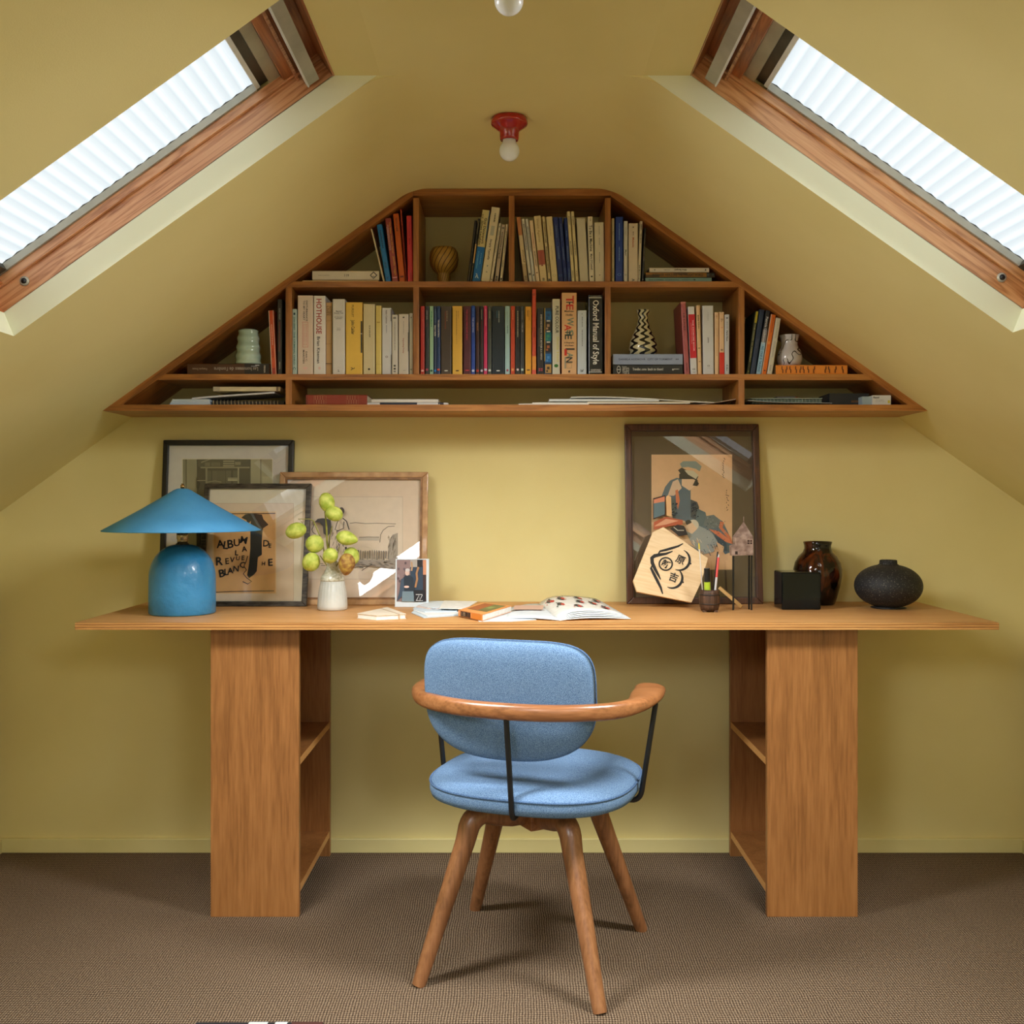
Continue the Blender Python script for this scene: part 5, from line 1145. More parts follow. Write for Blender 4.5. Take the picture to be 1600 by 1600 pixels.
stand('T', 'navy paperback, middle one of the dark blue trio', 881.2, 887.2, 872.4, 337.4, (12, 38, 108), [('l', .1, .36, .5, .16, (84, 116, 170)), ('l', .46, .66, .5, .16, (120, 150, 196)), ('l', .78, .95, .5, .16, (84, 116, 170))], group=TB)
stand('T', 'navy paperback, right one of the dark blue trio', 887.4, 893, 881, 338, (14, 42, 112), [('l', .2, .3, .5, .16, (110, 140, 180)), ('l', .44, .68, .5, .16, (110, 140, 180)), ('l', .78, .96, .5, .16, (110, 140, 180))], group=TB)
stand('T', 'tall thin cream book just right of the dark blue trio', 893.4, 898.4, 885.8, 328, (220, 208, 166), [('t', 'FITZROY', .07, .34, (40, 36, 30), .5, .12), ('l', .42, .62, .5, .28, (70, 64, 54)), ('l', .84, .94, .5, .2, (90, 84, 70))], group=TB, side=(190, 172, 128))
stand('T', 'tall thin cream book left of the wide blank grey one', 899.8, 904.6, 892, 328, (218, 206, 166), [('t', 'FITZROY', .07, .34, (40, 36, 30), .5, .12), ('l', .42, .62, .5, .28, (70, 64, 54)), ('l', .84, .92, .5, .2, (90, 84, 70))], group=TB)
stand('T', 'wide blank greyish-white book without lettering, right of centre', 906, 920, 900.4, 338, (204, 200, 184), [('b', .0, .02, (186, 178, 154))], group=TB)
stand('T', 'white paperback lettered To Be a Machine', 920.8, 929, 917.8, 336, (222, 216, 200), [('t', 'To Be a Machine', .13, .56, (24, 22, 22), .55, .4), ("t", "Mark O'Connell", .57, .4, (30, 28, 28), .55, .24), ('o', .915, .2, .0022, (26, 24, 24)), ('l', .02, .07, .55, .2, (140, 130, 110))], group=TB)
stand('T', 'wide cream-white book against the right divider, right of centre', 929.6, 945, 928.4, 345, (218, 212, 192), [('l', .06, .2, .5, .07, (140, 140, 130)), ('l', .26, .38, .5, .07, (150, 150, 140)), ('l', .5, .68, .5, .07, (140, 140, 130)), ('b', .875, .89, (150, 150, 140), .42, .56)], group=TB)

TC = 'books in the top right corner of the shelf'
stand('T', 'narrow olive-cream book against the divider, top right corner', 955.6, 960, 955.6, 338.5, (196, 186, 148), [('l', .2, .26, .5, .2, (120, 114, 90)), ('l', .46, .58, .5, .2, (120, 114, 90)), ('l', .78, .94, .5, .2, (120, 114, 90))], group=TC)
stand('T', 'wide royal blue book with a ringed logo, top right corner', 961.4, 973.6, 961.6, 336.2, (12, 52, 138), [('l', .1, .36, .5, .1, (120, 160, 210)), ('l', .46, .68, .5, .1, (130, 170, 216)), ('o', .885, .24, .0034, (90, 140, 200)), ('o', .885, .18, .0026, (12, 52, 138))], group=TC)
stand('T', 'white paperback right of the royal blue book, top right corner', 974.6, 980.8, 974.8, 343, (206, 206, 204), [('l', .1, .26, .5, .14, (150, 150, 150)), ('t', 'Mayor', .47, .4, (40, 40, 44), .5, .1), ('o', .88, .26, .002, (90, 110, 130)), ('o', .88, .18, .0014, (206, 206, 204))], group=TC)
stand('T', 'wide cream book with an orange-lettered title, top right corner', 982, 997, 982, 346.4, (214, 202, 184), [('o', .065, .08, .0016, (70, 64, 60)), ('l', .14, .21, .5, .1, (120, 110, 100)), ('t', 'Melanie', .24, .2, (180, 100, 60), .5, .17), ('t', 'A.', .94, .3, (70, 66, 60))], group=TC)
stand('T', 'thin white book leaning right, top right corner', 996.4, 1000.6, 1000, 341, (216, 208, 190), [('t', 'WENDY', .05, .5, (50, 46, 44), .5, .1), ('l', .2, .36, .5, .3, (90, 84, 80)), ('l', .72, .96, .4, .3, (90, 84, 80)), ('o', .81, .2, .001, K0)], group=TC, Y=2.853)
stand('T', 'thin black book with white lettering leaning right, top right corner', 1002.4, 1005.8, 1006.6, 353, (14, 12, 12), [('l', .1, .3, .5, .24, (120, 110, 100)), ('t', 'INVISIBLE CITIES', .35, .34, (150, 140, 130), .5, .26), ('o', .95, .24, .0012, WH)], group=TC, Y=2.853)
lay('pale teal book, bottom of the flat trio in the top right corner', 1008.5, 1112, zt, .0128, (118, 152, 148), [('l', .05, .27, .5, .24, (60, 96, 100)), ('l', .3, .5, .5, .2, (80, 108, 110)), ('l', .55, .74, .5, .2, (80, 108, 110)), ('o', .74, .2, .003, (60, 80, 84))], group=TC)
lay('black and gold book lettered The Twilight World, middle of the flat trio', 1009, 1117, zt+.0131, .0140, (30, 22, 10), [('b', .0, .88, (140, 96, 24), .06, .94), ('b', .0, .2, (60, 40, 12), .1, .5), ('b', .4, .6, (90, 60, 14), .5, .9), ('t', 'WERNER HERZOG', .09, .52, (16, 12, 8), .5, .36), ('t', 'THE TWILIGHT WORLD', .47, .52, (16, 12, 8), .5, .36), ('o', .9, .2, .003, (70, 84, 90)), ('o', .97, .2, .002, (60, 70, 80))], group=TC)
lay('white book lying upside down on top of the flat trio, top right corner', 1014.5, 1108, zt+.0274, .0128, (214, 208, 200), [('t', 'Blixa Bargeld', .38, .4, (40, 38, 38), .5, .2), ('l', .66, .76, .5, .14, (110, 106, 100)), ('b', .05, .07, (90, 90, 90), .3, .7), ('b', .9, .92, (60, 60, 60), .4, .6)], flip=True, group=TC)

ML = 'books in the middle left corner of the shelf'
zm = zM1+.0003
lay('dark brown book lying upside down under the celadon cup', 293, 420.5, zm, .0298, (70, 38, 16), [('t', "Les hommes de l'ombre", .135, .34, (150, 138, 126), .5, .54), ('t', 'François Dosse', .76, .2, (150, 130, 110), .5, .18), ('h', 'PERRIN', .055, .68, (180, 170, 160), 1), ('b', 0, .3, (24, 16, 14)), ('h', 'PERRIN', .055, .68, (180, 170, 160), 1), ('t', "Les hommes", .135, .34, (150, 138, 126), .5, .24), ('b', .12, .17, (170, 170, 176), .1, .2), ('b', .15, .22, (150, 150, 160), .2, .26)], dep=.14, flip=True, group=ML)
stand('M', 'orange spine paperback with white edges leaning by the celadon cup', 424.2, 432, 419.4, 484, (188, 72, 26), [('b', 0, 1, (214, 190, 170), 0, .14), ('b', 0, 1, (214, 190, 170), .9, 1), ('l', .22, .54, .5, .14, (226, 190, 160)), ('l', .6, .74, .5, .14, (90, 30, 16)), ('o', .945, .2, .003, (226, 200, 170)), ('b', .9, 1, (150, 40, 24), .2, .8)], group=ML, Y=2.853)
stand('M', 'tall charcoal book with small red title, middle left corner', 433.2, 441, 433.2, 466.4, (34, 32, 32), [('t', 'KURT WOLFF', .12, .3, (150, 148, 140), .5, .15), ('l', .3, .7, .45, .22, (110, 40, 24)), ('t', 'GRANTA', .83, .26, (160, 158, 150), .5, .1)], group=ML, Y=2.853)

MC = 'books in the middle compartment left of centre'
def mc(label, a, b, y, col, ops=(), **kw): stand('M', label, a, b, a, y, col, ops, group=MC, **kw)
mc('slim pale aqua paperback against the left divider, middle row', 456.2, 463.8, 481.8, (172, 196, 190), [('b', .055, .09, (36, 70, 76), .3, .7), ('t', 'JEAN GENET', .12, .36, (60, 120, 116), .5, .2), ('t', 'THE CRIMINAL CHILD', .35, .36, (60, 120, 116), .5, .5), ('t', 'C', .89, .6, (40, 90, 96))])
mc('thick cream hardback with a red boxed subtitle on its spine', 464.6, 489.4, 460.6, (214, 196, 180), [('t', 'DISTURBANCE', .065, .11, (70, 60, 58), .60, .26), ('t', 'TO MY HEART', .065, .11, (70, 60, 58), .42, .25), ('r', .335, .655, .32, .68, (196, 60, 60)), ('l', .36, .63, .42, .05, (210, 150, 140)), ('l', .36, .63, .56, .05, (210, 150, 140)), ('t', 'DAN C.', .71, .11, (70, 60, 58), .58, .13), ('t', 'MARSTEN', .69, .11, (70, 60, 58), .40, .17), ('o', .92, .16, .004, (224, 186, 176))])
mc('white hardback with tall red lettering HOTHOUSE', 489.8, 508.6, 461, (222, 218, 214), [('t', 'HOTHOUSE', .04, .46, (158, 44, 34), .46, .445), ('t', 'Brian Kiteman', .52, .26, (60, 56, 60), .42, .34), ('o', .92, .1, .004, (224, 190, 186))], side=(206, 200, 190))
mc('kraft brown wrapped book sunk between two white ones', 509, 518.8, 471, (186, 150, 100), [('t', 'NOTABLE', .05, .32, (90, 70, 40), .72, .13), ('t', 'LIVES', .05, .32, (90, 70, 40), .32, .13), ('b', .25, .255, (150, 116, 70)), ('b', .57, .575, (150, 116, 70)), ('b', .84, .852, (80, 56, 30)), ('b', .87, .874, (150, 116, 70))], Y=2.86)
mc('thick white paperback with small black print across its spine', 519.2, 539.2, 466.2, (212, 210, 206), [('h', 'Beyond', .16, .44, K0), ('h', 'Everyday Time', .185, .74, K0), ('h', 'AN ANTHOLOGY', .21, .3, K0), ('h', 'OF THE DAILY', .24, .7, (60, 60, 60)), ('h', '& MODERN', .26, .5, (60, 60, 60)), ('h', 'edited by', .385, .3, (110, 110, 110)), ('h', 'jones', .405, .3, (110, 110, 110)), ('h', '2.', .95, .16, K0), ('b', .905, .909, (190, 186, 180), .35, .65)], side=(190, 184, 170))
mc('thick yellow book with dark vertical title, middle row left of centre', 539.8, 566.6, 471.4, (226, 186, 78), [('t', 'PURSUIT', .035, .13, (130, 100, 40), .42, .17), ('t', 'John Calder', .245, .2, (50, 44, 24), .44, .2), ('t', 'λ', .9, .22, (40, 36, 24), .42), ('b', .26, .70, (40, 38, 36), .9, 1), ('b', .43, .44, (220, 216, 200), .9, 1)], side=(226, 190, 90))
mc('cream book with small centred title right of the thick yellow one', 567.2, 586, 474, (206, 194, 154), [('t', 'KINSHIP', .305, .11, (70, 66, 50), .56, .17), ('o', .925, .1, .0028, K0)])
mc('narrow pale yellow book in the middle row left compartment', 587, 596, 476.4, (214, 194, 110), [('b', .235, .25, (170, 140, 60), .2, .76), ('b', .85, .853, (170, 140, 60))])
mc('white book with a dark blue edge and grey oval logo, middle row', 596.6, 611.8, 480, (206, 208, 214), [('t', 'Italo Calvino', .035, .16, (50, 54, 70), .48, .2), ('l', .26, .38, .48, .08, (120, 130, 160)), ('o', .735, .13, .003, (110, 100, 104)), ('o', .735, .07, .002, (206, 208, 214)), ('b', .02, .2, (30, 32, 44), .93, 1), ('b', .7, 1, (30, 32, 44), .95, 1)])
mc('short white paperback with block marks at its foot', 612.2, 621.6, 490.6, (206, 202, 194), [('b', .04, .07, (120, 120, 116), .2, .7), ('l', .12, .6, .5, .1, (110, 108, 104)), ('b', .84, .87, (60, 60, 60), .3, .65), ('b', .89, .92, (60, 60, 60), .3, .65), ('b', .94, .96, (110, 110, 110), .3, .65)])
mc('cream-white paperback with small red title, middle row', 622.6, 638.6, 489.6, (208, 200, 188), [('o', .055, .1, .002, (60, 60, 60)), ('l', .12, .34, .5, .06, (160, 156, 150)), ('t', 'Inspecting Pretty', .4, .13, (160, 80, 64), .5, .25), ('b', .93, .935, (110, 110, 110), .45, .7), ('b', .3, .62, (30, 30, 34), .95, 1)])
mc('slim white paperback against the right divider, left middle compartment', 639.6, 645.4, 488.2, (206, 208, 210), [('l', .06, .09, .5, .3, (120, 120, 124)), ('l', .12, .3, .5, .14, (190, 192, 198)), ('o', .92, .26, .0024, (150, 154, 160))])

MD = 'colourful books in the wide middle compartment'
def md(label, a, b, col, ops=(), y=477.2, **kw): stand('M', label, a, b, a, y, col, ops, group=MD, **kw)
def pe(vtop, vend, col, oc, u=.55, t=.2): return [('l', vtop, vend, u, t, col), ('o', .945, .36, .0028, oc)]
md('slim brick-red paperback at the far left of the colourful row', 656.8, 663.4, (178, 40, 26), pe(.06, .22, (206, 110, 90), (230, 190, 180)))
md('slim black book second in the colourful row with a pink oval', 664.2, 670.2, (20, 24, 24), [('t', 'JENNY HVAL', .06, .34, (150, 150, 150), .5, .14), ('l', .24, .3, .5, .16, (110, 40, 40)), ('o', .93, .34, .0034, (190, 60, 90))])
md('mint green paperback in the colourful row', 671, 677.2, (148, 188, 158), [('l', .07, .3, .5, .28, (50, 120, 90)), ('o', .945, .34, .003, (20, 70, 50))])
md('navy book with a bright blue oval, colourful row', 677.4, 682.2, (8, 36, 74), [('l', .05, .25, .6, .24, (80, 110, 150)), ('t', 'SALLY OLDS', .28, .5, WH, .5, .16), ('o', .945, .4, .0034, (10, 120, 210))])
md('navy book with a coral oval, colourful row', 682.4, 688, (8, 48, 100), [('t', 'THE GRAIN OF MATERIAL', .2, .4, WH, .5, .26), ('l', .04, .17, .5, .2, (80, 110, 150)), ('o', .93, .42, .003, (220, 76, 50))])
md('thick brown-grey book with a white oval, colourful row', 688.6, 705.6, (64, 52, 42), [('l', .07, .22, .58, .08, (150, 130, 100)), ('l', .08, .34, .42, .1, (120, 56, 26)), ('o', .945, .18, .0018, (220, 220, 214))])
md('thick mustard yellow book, left of the burgundy one', 706.6, 722.6, (222, 178, 72), [('l', .07, .18, .6, .05, (150, 116, 50)), ('l', .07, .42, .42, .06, (120, 90, 40)), ('l', .42, .56, .42, .05, (180, 140, 60)), ('o', .945, .18, .0018, (70, 40, 20))])
md('burgundy paperback, colourful row', 724, 736, (74, 16, 32), [('t', 'THE COLD WAS IN MY BODY', .05, .2, (190, 50, 80), .46, .45), ('o', .94, .3, .0018, (186, 50, 60))])
md('bright royal blue slim book with a pale oval, colourful row', 736.2, 742.4, (12, 62, 160), [('t', 'THE UNDYING', .17, .34, (190, 206, 240), .5, .22), ('l', .04, .16, .5, .2, (90, 140, 210)), ('o', .945, .36, .0034, (206, 214, 236))], y=476.4)
md('slim dark maroon book with a red oval, colourful row', 743.4, 749.2, (56, 22, 18), [('t', 'GEORGES', .24, .34, (190, 130, 90), .5, .12), ('o', .945, .36, .0034, (206, 44, 24))])
md('slim black book with dark red print, left of the pink one', 749.8, 755.3, (26, 16, 14), [('l', .05, .2, .5, .2, (150, 140, 120)), ('l', .22, .6, .5, .16, (120, 22, 22)), ('o', .945, .36, .0034, (220, 200, 220))])
md('slim hot pink book in the colourful row', 755.8, 761.4, (198, 40, 96), [('l', .05, .3, .55, .26, (236, 150, 160)), ('o', .93, .4, .0034, (190, 206, 220))], y=476.6)
md('slim grey-green book right of the pink one', 762, 768.1, (66, 70, 62), [('l', .07, .18, .5, .3, (160, 156, 140)), ('l', .2, .36, .5, .16, (130, 120, 60)), ('o', .94, .38, .0032, (206, 210, 206))])
md('very thick dark teal-navy book with a white oval', 768.6, 788.3, (10, 30, 42), [('l', .07, .24, .56, .07, (170, 180, 180)), ('l', .07, .17, .4, .05, (60, 130, 160)), ('o', .945, .15, .0017, (226, 230, 230))])
md('pale sky blue paperback, colourful row', 789, 796.8, (160, 196, 202), [('l', .08, .26, .5, .1, (110, 150, 160)), ('t', 'THE WAVES', .28, .26, (26, 60, 70), .52, .12), ('o', .94, .22, .0034, (170, 60, 90))])
md('vermilion orange paperback right of the sky blue one', 797.9, 804.6, (196, 66, 26), [('l', .06, .2, .5, .22, (230, 150, 100)), ('l', .22, .34, .5, .14, (150, 40, 10)), ('o', .93, .3, .0034, (222, 160, 90))])
md('slim black book with pale oval right of the vermilion one', 805.2, 812.6, (20, 20, 18), [('l', .07, .45, .5, .2, (190, 180, 150)), ('o', .93, .26, .0034, (226, 206, 216))])
md('slim dark grey book with pale green oval, left of the amber one', 813.2, 819, (52, 54, 56), [('l', .07, .2, .5, .2, (130, 130, 130)), ('t', 'TOMB LIFE', .24, .34, (170, 170, 170), .5, .14), ('o', .93, .34, .0034, (190, 210, 196))])
md('amber yellow paperback left of the tall coral book', 820.6, 830.4, (226, 164, 46), [('l', .06, .2, .66, .08, (140, 90, 20)), ('t', 'TRANSIT', .05, .2, (90, 54, 10), .4, .1), ('o', .935, .3, .0017, (70, 36, 10))], y=478)
md('tallest slim coral red book with an amber foot', 831.4, 837.7, (206, 78, 46), [('b', .785, .945, (226, 150, 60)), ('b', .945, 1, (214, 90, 70)), ('t', 'ψ', .05, .6, (90, 20, 20)), ('l', .45, .56, .5, .2, (150, 40, 26))], y=450.6, side=(120, 40, 20))
md('black paperback with white vertical lettering and red emblem', 839.4, 850, (26, 26, 26), [('t', 'EVERYONE KNOWS YOUR MOTHER IS A WITCH', .1, .24, (206, 200, 190), .6, .68), ('l', .3, .58, .3, .1, (120, 100, 80)), ('b', .905, .925, (170, 60, 70), .2, .45), ('b', .905, .925, (170, 60, 70), .55, .8), ('b', .93, .95, (170, 60, 70), .2, .45), ('b', .93, .95, (170, 60, 70), .55, .8)], y=480)
cm = []
for i, (c1, c2) in enumerate((((6, 92, 150), (8, 60, 110)), ((40, 34, 30), (176, 140, 110)), ((18, 110, 120), (60, 140, 110)), ((30, 24, 24), (160, 92, 50)), ((8, 96, 160), (70, 130, 190)), ((176, 136, 70), (60, 44, 30)))):
    v = .05+i*.16; cm += [('b', v, v+.13, c1, .12, .96), ('b', v+.035, v+.075, c2, .35, .72), ('b', v+.085, v+.115, c2, .25, .5)]
    if i in (0, 1, 2): cm.append(('b', v+.135, v+.155, (210, 206, 196), .3, .8))
md('book with a column of blue, brown and teal portrait pictures on its spine', 850.5, 862, (14, 50, 84), [('b', 0, .8, (206, 166, 80), 0, .1)]+cm, y=480)
md('white hardback lettered PURE COLOUR with a green dot', 862.9, 875.2, (206, 204, 186), [('t', 'PURE COLOUR', .095, .42, (44, 44, 40), .62, .36), ('t', 'Sheila Heti', .5, .3, (206, 200, 120), .72, .33), ('o', .885, .27, .0046, (40, 110, 30))], y=466, side=(196, 186, 164))
WL = (222, 178, 130)
md('thick peach hardback with cut-out lettering THE WASTE LAND', 877.2, 901.6, WL, [('t', 'T', .035, .52, (196, 44, 34), .55, .1), ('t', 'H', .11, .46, (40, 52, 46), .53, .055), ('t', 'E', .145, .48, (200, 48, 36), .55, .065), ('h', 'Matthew', .225, .62, K0), ('h', 'Hollis', .27, .44, K0), ('t', 'W', .305, .44, (110, 130, 112), .58, .1), ('t', 'A', .39, .46, (204, 50, 36), .42, .075), ('t', 'S', .455, .46, (116, 136, 116), .56, .075), ('t', 'T', .46, .34, (40, 50, 46), .4, .05), ('t', 'E', .51, .46, (44, 60, 54), .44, .06), ('h', 'A Biography', .61, .66, K0), ('h', 'of a Poem', .645, .58, K0), ('t', 'L', .68, .6, (30, 34, 32), .56, .065), ('b', .69, .77, (204, 50, 36), .18, .34), ('t', 'A', .735, .4, (110, 130, 112), .56, .06), ('t', 'N', .79, .44, (34, 46, 42), .5, .065), ('r', .86, .925, .32, .66, (150, 140, 110)), ('b', .79, .93, (130, 150, 140), .2, .26), ('h', 'ff', .965, .12, K0)], y=456.4, side=(190, 60, 40))
md('pale blue-white paperback between THE WASTE LAND and the black dictionary', 902.3, 916.8, (196, 208, 218), [('h', 'a', .05, .1, (80, 84, 96)), ('l', .1, .26, .52, .07, (90, 94, 110)), ('l', .3, .56, .52, .07, (90, 94, 110)), ('h', 'bf', .94, .32, (60, 64, 76))], y=484)
md('thick black hardback with large white lettering ending in Manual of Style', 919.2, 942.4, (16, 17, 19), [('b', .028, .038, (206, 204, 198), .04, .9), ('b', .012, .018, (150, 150, 146), .1, .84), ('t', 'Oxford Manual of Style', .065, .42, (222, 220, 214), .52, .81), ('h', 'OXFORD', .945, .7, (206, 204, 198)), ('b', .965, .974, (206, 204, 198), .04, .92)], y=460, rough=.25)

ME = 'books in the middle compartment right of centre'
lay('black book lying at the bottom under the grey-blue one, with white title', 958, 1066.6, zm, .0268, (14, 14, 14), [('o', .08, .42, .0056, (170, 168, 160)), ('o', .08, .3, .004, (14, 14, 14)), ('b', .05, .11, (170, 168, 160), .45, .55), ('t', 'Wim', .13, .5, (160, 158, 150), .62, .1), ('t', 'Vegra', .13, .5, (160, 158, 150), .3, .1), ('t', 'Traveller, come', .28, .26, (206, 204, 196), .55, .2), ('t', 'back to them!', .5, .26, (206, 204, 196), .55, .22), ('o', .86, .1, .0022, (206, 204, 196)), ('l', .875, .95, .55, .1, (190, 188, 180)), ('b', .0, 1, (40, 14, 14), 0, .05)], group=ME, dep=.14)
lay('pale grey-blue book lettered City of Torment under the patterned vase', 957.6, 1066.7, zm+.0271, .0300, (140, 154, 182), [('t', 'DANIELA HODROVÁ', .085, .17, (60, 66, 90), .5, .38), ('t', 'CITY OF TORMENT', .495, .17, (60, 66, 90), .5, .36), ('l', .9, .94, .5, .12, (80, 84, 110))], group=ME, dep=.14)
stand('M', 'tall dusty pink book leaning at the left end, middle right compartment', 1069.6, 1077.8, 1063.4, 470.5, (166, 84, 88), [('b', 0, .03, (196, 120, 110)), ('t', 'LE LIVRE', .16, .3, (90, 36, 40), .5, .24), ('l', .84, .96, .5, .2, (110, 50, 56))], group=ME, side=(118, 44, 46), Y=2.853)
stand('M', 'white paperback with a wide red band down its spine', 1079.3, 1089.7, 1074.8, 478, (214, 216, 220), [('b', .115, .76, (196, 22, 42)), ('t', 'THE EXORCISE BOOK', .2, .22, (234, 200, 210), .66, .46), ('l', .24, .56, .36, .1, (220, 140, 150)), ('o', .925, .2, .0024, (40, 50, 60)), ('o', .925, .12, .0015, (214, 216, 220)), ('b', .965, .97, (60, 60, 60), .3, .7)], group=ME)
stand('M', 'tall narrow cream book right of the red banded one', 1090.6, 1096.8, 1087.8, 476, (222, 186, 140), [('b', .03, .1, (226, 190, 150), .3, .6), ('t', 'acts', .14, .5, (60, 44, 34), .5, .09), ('l', .24, .34, .5, .3, (120, 90, 60)), ('b', .615, .625, (60, 44, 34), .2, .7), ('b', .81, .82, (110, 80, 60), .3, .7)], group=ME)
stand('M', 'wide white book with a tiny centred title, middle right compartment', 1098.6, 1116, 1097.4, 476.6, (204, 208, 214), [('l', .1, .22, .5, .05, (170, 174, 180)), ('t', 'poems', .465, .15, (50, 50, 56), .52, .075), ('o', .875, .12, .0022, (70, 74, 80)), ('o', .875, .07, .0014, (204, 208, 214)), ('b', .905, .908, (120, 120, 124), .35, .68)], group=ME)
stand('M', 'slim cream paperback right of the wide white book', 1117, 1123.2, 1116.8, 487, (224, 190, 150), [('l', .04, .1, .5, .3, (190, 140, 100)), ('l', .25, .7, .5, .16, (190, 150, 110))], group=ME)
stand('M', 'slim cream paperback with a red lower third', 1124, 1131.8, 1123.8, 486.4, (224, 190, 150), [('b', .648, 1, (206, 42, 26)), ('h', '33', .12, .5, (90, 40, 30)), ('b', .15, .155, (90, 40, 30), .3, .6), ('h', 'CD', .25, .4, (196, 90, 60)), ('h', 'as', .6, .5, (70, 40, 30))], group=ME)
stand('M', 'slim grey-white paperback lettered Paris Noir', 1132.2, 1139.8, 1132.4, 490.2, (196, 200, 208), [('b', .05, .07, (60, 60, 70), .3, .65), ('l', .12, .24, .5, .14, (130, 134, 150)), ('t', 'Paris Noir', .27, .34, (30, 32, 44), .5, .18), ('t', 'E.lbs', .84, .26, (60, 64, 80), .5, .1)], group=ME)

MR = 'books in the middle right corner of the shelf'
stand('M', 'olive green and yellow spined book against the divider, middle right corner', 1166.2, 1171.2, 1180.4, 485, (52, 58, 28), [('b', .0, .18, (176, 160, 30), .2, .9), ('t', 'THE HOUSE OF MEMORIES', .2, .36, (170, 160, 110), .5, .6), ('o', .95, .2, .0016, (150, 150, 60))], group=MR, Y=2.856)
stand('M', 'navy blue book leaning second from the divider, middle right corner', 1172, 1180.2, 1187, 482, (14, 36, 66), [('t', 'Bergholtz', .46, .26, (80, 90, 110), .5, .14)], group=MR, Y=2.854)
stand('M', 'dark book with grey lettering and a light blue foot, middle right corner', 1181.2, 1188.4, 1197.4, 482, (24, 26, 34), [('b', .5, 1, (150, 190, 216)), ('b', .3, .5, (120, 116, 124)), ('t', 'Patricia Lockwood', .1, .5, (206, 206, 210), .5, .42), ('t', 'NO ONE IS TALKING', .56, .5, (24, 70, 130), .5, .4)], group=MR, Y=2.852)
stand('M', 'orange paperback leaning left of the white one, middle right corner', 1189.4, 1197.4, 1204.8, 489.8, (214, 106, 24), [('b', 0, 1, (206, 196, 180), 0, .14), ('l', .05, .3, .6, .16, (150, 70, 20)), ('b', .45, .5, (226, 150, 70), .3, .7), ('b', .93, .95, (60, 40, 30), .4, .7)], group=MR, Y=2.852)
stand('M', 'cream-white paperback leaning against the scribbled vase, middle right corner', 1198.4, 1206.6, 1213.2, 490.8, (200, 196, 180), [('l', .08, .36, .55, .14, (150, 150, 130)), ('l', .42, .7, .5, .12, (140, 150, 160)), ('l', .84, .94, .45, .16, (110, 110, 110))], group=MR, Y=2.852)
og = [];
for i, (v, a) in enumerate(((.09, .0), (.135, .1), (.2, -.35), (.28, -.3), (.33, .05), (.385, -.25), (.45, .0), (.52, .35), (.68, .1), (.74, -.15), (.82, .2), (.93, -.15))):
    og.append(('b', v, v+.014, (90, 44, 14), .15, .55)); og.append(('b', v+.012*(1 if a > 0 else -1), v+.014+.012*(1 if a > 0 else -1), (90, 44, 14), .5, .86))
lay('bright orange book lying flat with scattered brown lettering under the scribbled vase', 1212.3, 1324, zm, .0262, (224, 136, 48), og, group=MR, dep=.14)

# ------------------------------------------------------------------ vases on the shelf
def vase(name, label, cx, Y, zb, prof, mat, cat='vase', n=56):
    k = Y/F; c = (PX(cx, Y), Y, zb); mb = MB(); mb.lathe([(r_*k, z_*k) for r_, z_ in prof], mat, c=c, n=n); o = build(mb, name, origin=c); tag(o, label, cat); return o
CEL = noise_mat('celadon_glaze', (152, 176, 160), (170, 192, 176), nscale=10, rough=.12, coat=.7)
pr = [(17.5, 0), (20.3, 1.5)]
for i in range(0, 45):
    z_ = 3+i*1.16; r_ = 20.6-5.2*(z_/54)-.9*abs(math.sin(z_*math.pi/13.5+.5))**.7*0+.85*math.cos(z_*2*math.pi/14.2); pr.append((r_, z_))
pr += [(13.2, 55.8), (10.5, 56.6), (9.4, 55.6), (8.5, 52), (8.5, 30)]
vase('ribbed_cup', 'pale celadon ribbed cup turned on the brown book, left corner of the shelf', 388.2, 2.885, zm+.0302, [(a*1.0, b*.985) for a, b in pr], CEL, 'cup')
def spiral_mat(name, base, line, kind):
    m, nt, p = newmat(name); n = nt.nodes; L = nt.links; tc = n.new('ShaderNodeTexCoord'); sp = n.new('ShaderNodeSeparateXYZ'); L.new(tc.outputs['Object'], sp.inputs[0])
    at = n.new('ShaderNodeMath'); at.operation = 'ARCTAN2'; L.new(sp.outputs[1], at.inputs[0]); L.new(sp.outputs[0], at.inputs[1])
    def mth(op, a, b=None, c=None):
        q = n.new('ShaderNodeMath'); q.operation = op
        for i, v in enumerate((a, b, c)):
            if v is None: continue
            if isinstance(v, (int, float)): q.inputs[i].default_value = v
            else: L.new(v, q.inputs[i])
        return q.outputs[0]
    z = sp.outputs[2]
    if kind == 'spiral': ph = mth('MULTIPLY_ADD', at.outputs[0], 17, mth('MULTIPLY', z, -260)); fac = mth('GREATER_THAN', mth('SINE', ph), .86)
    elif kind == 'wavy':
        wv = mth('MULTIPLY', mth('SINE', mth('MULTIPLY', z, 330)), .22); ph = mth('MULTIPLY', mth('ADD', at.outputs[0], wv), 7); fac = mth('GREATER_THAN', mth('SINE', ph), .18)
    else:
        no = n.new('ShaderNodeTexNoise'); no.inputs['Scale'].default_value = 24; no.inputs['Detail'].default_value = 1; L.new(tc.outputs['Object'], no.inputs[0])
        v = mth('ABSOLUTE', mth('SUBTRACT', no.outputs['Fac'], .49)); no2 = n.new('ShaderNodeTexNoise'); no2.inputs['Scale'].default_value = 26; no2.inputs['Detail'].default_value = 0; L.new(tc.outputs['Object'], no2.inputs[0])
        fac = mth('MULTIPLY', mth('LESS_THAN', v, .012), mth('GREATER_THAN', no2.outputs['Fac'], .40))
    mx = n.new('ShaderNodeMix'); mx.data_type = 'RGBA'; mx.inputs[6].default_value = (*lin(base), 1); mx.inputs[7].default_value = (*lin(line), 1); L.new(fac, mx.inputs[0]); L.new(mx.outputs[2], p.inputs['Base Color'])
    p.inputs['Roughness'].default_value = .18 if kind != 'spiral' else .5; p.inputs['Coat Weight'].default_value = .5 if kind != 'spiral' else .1
    return m
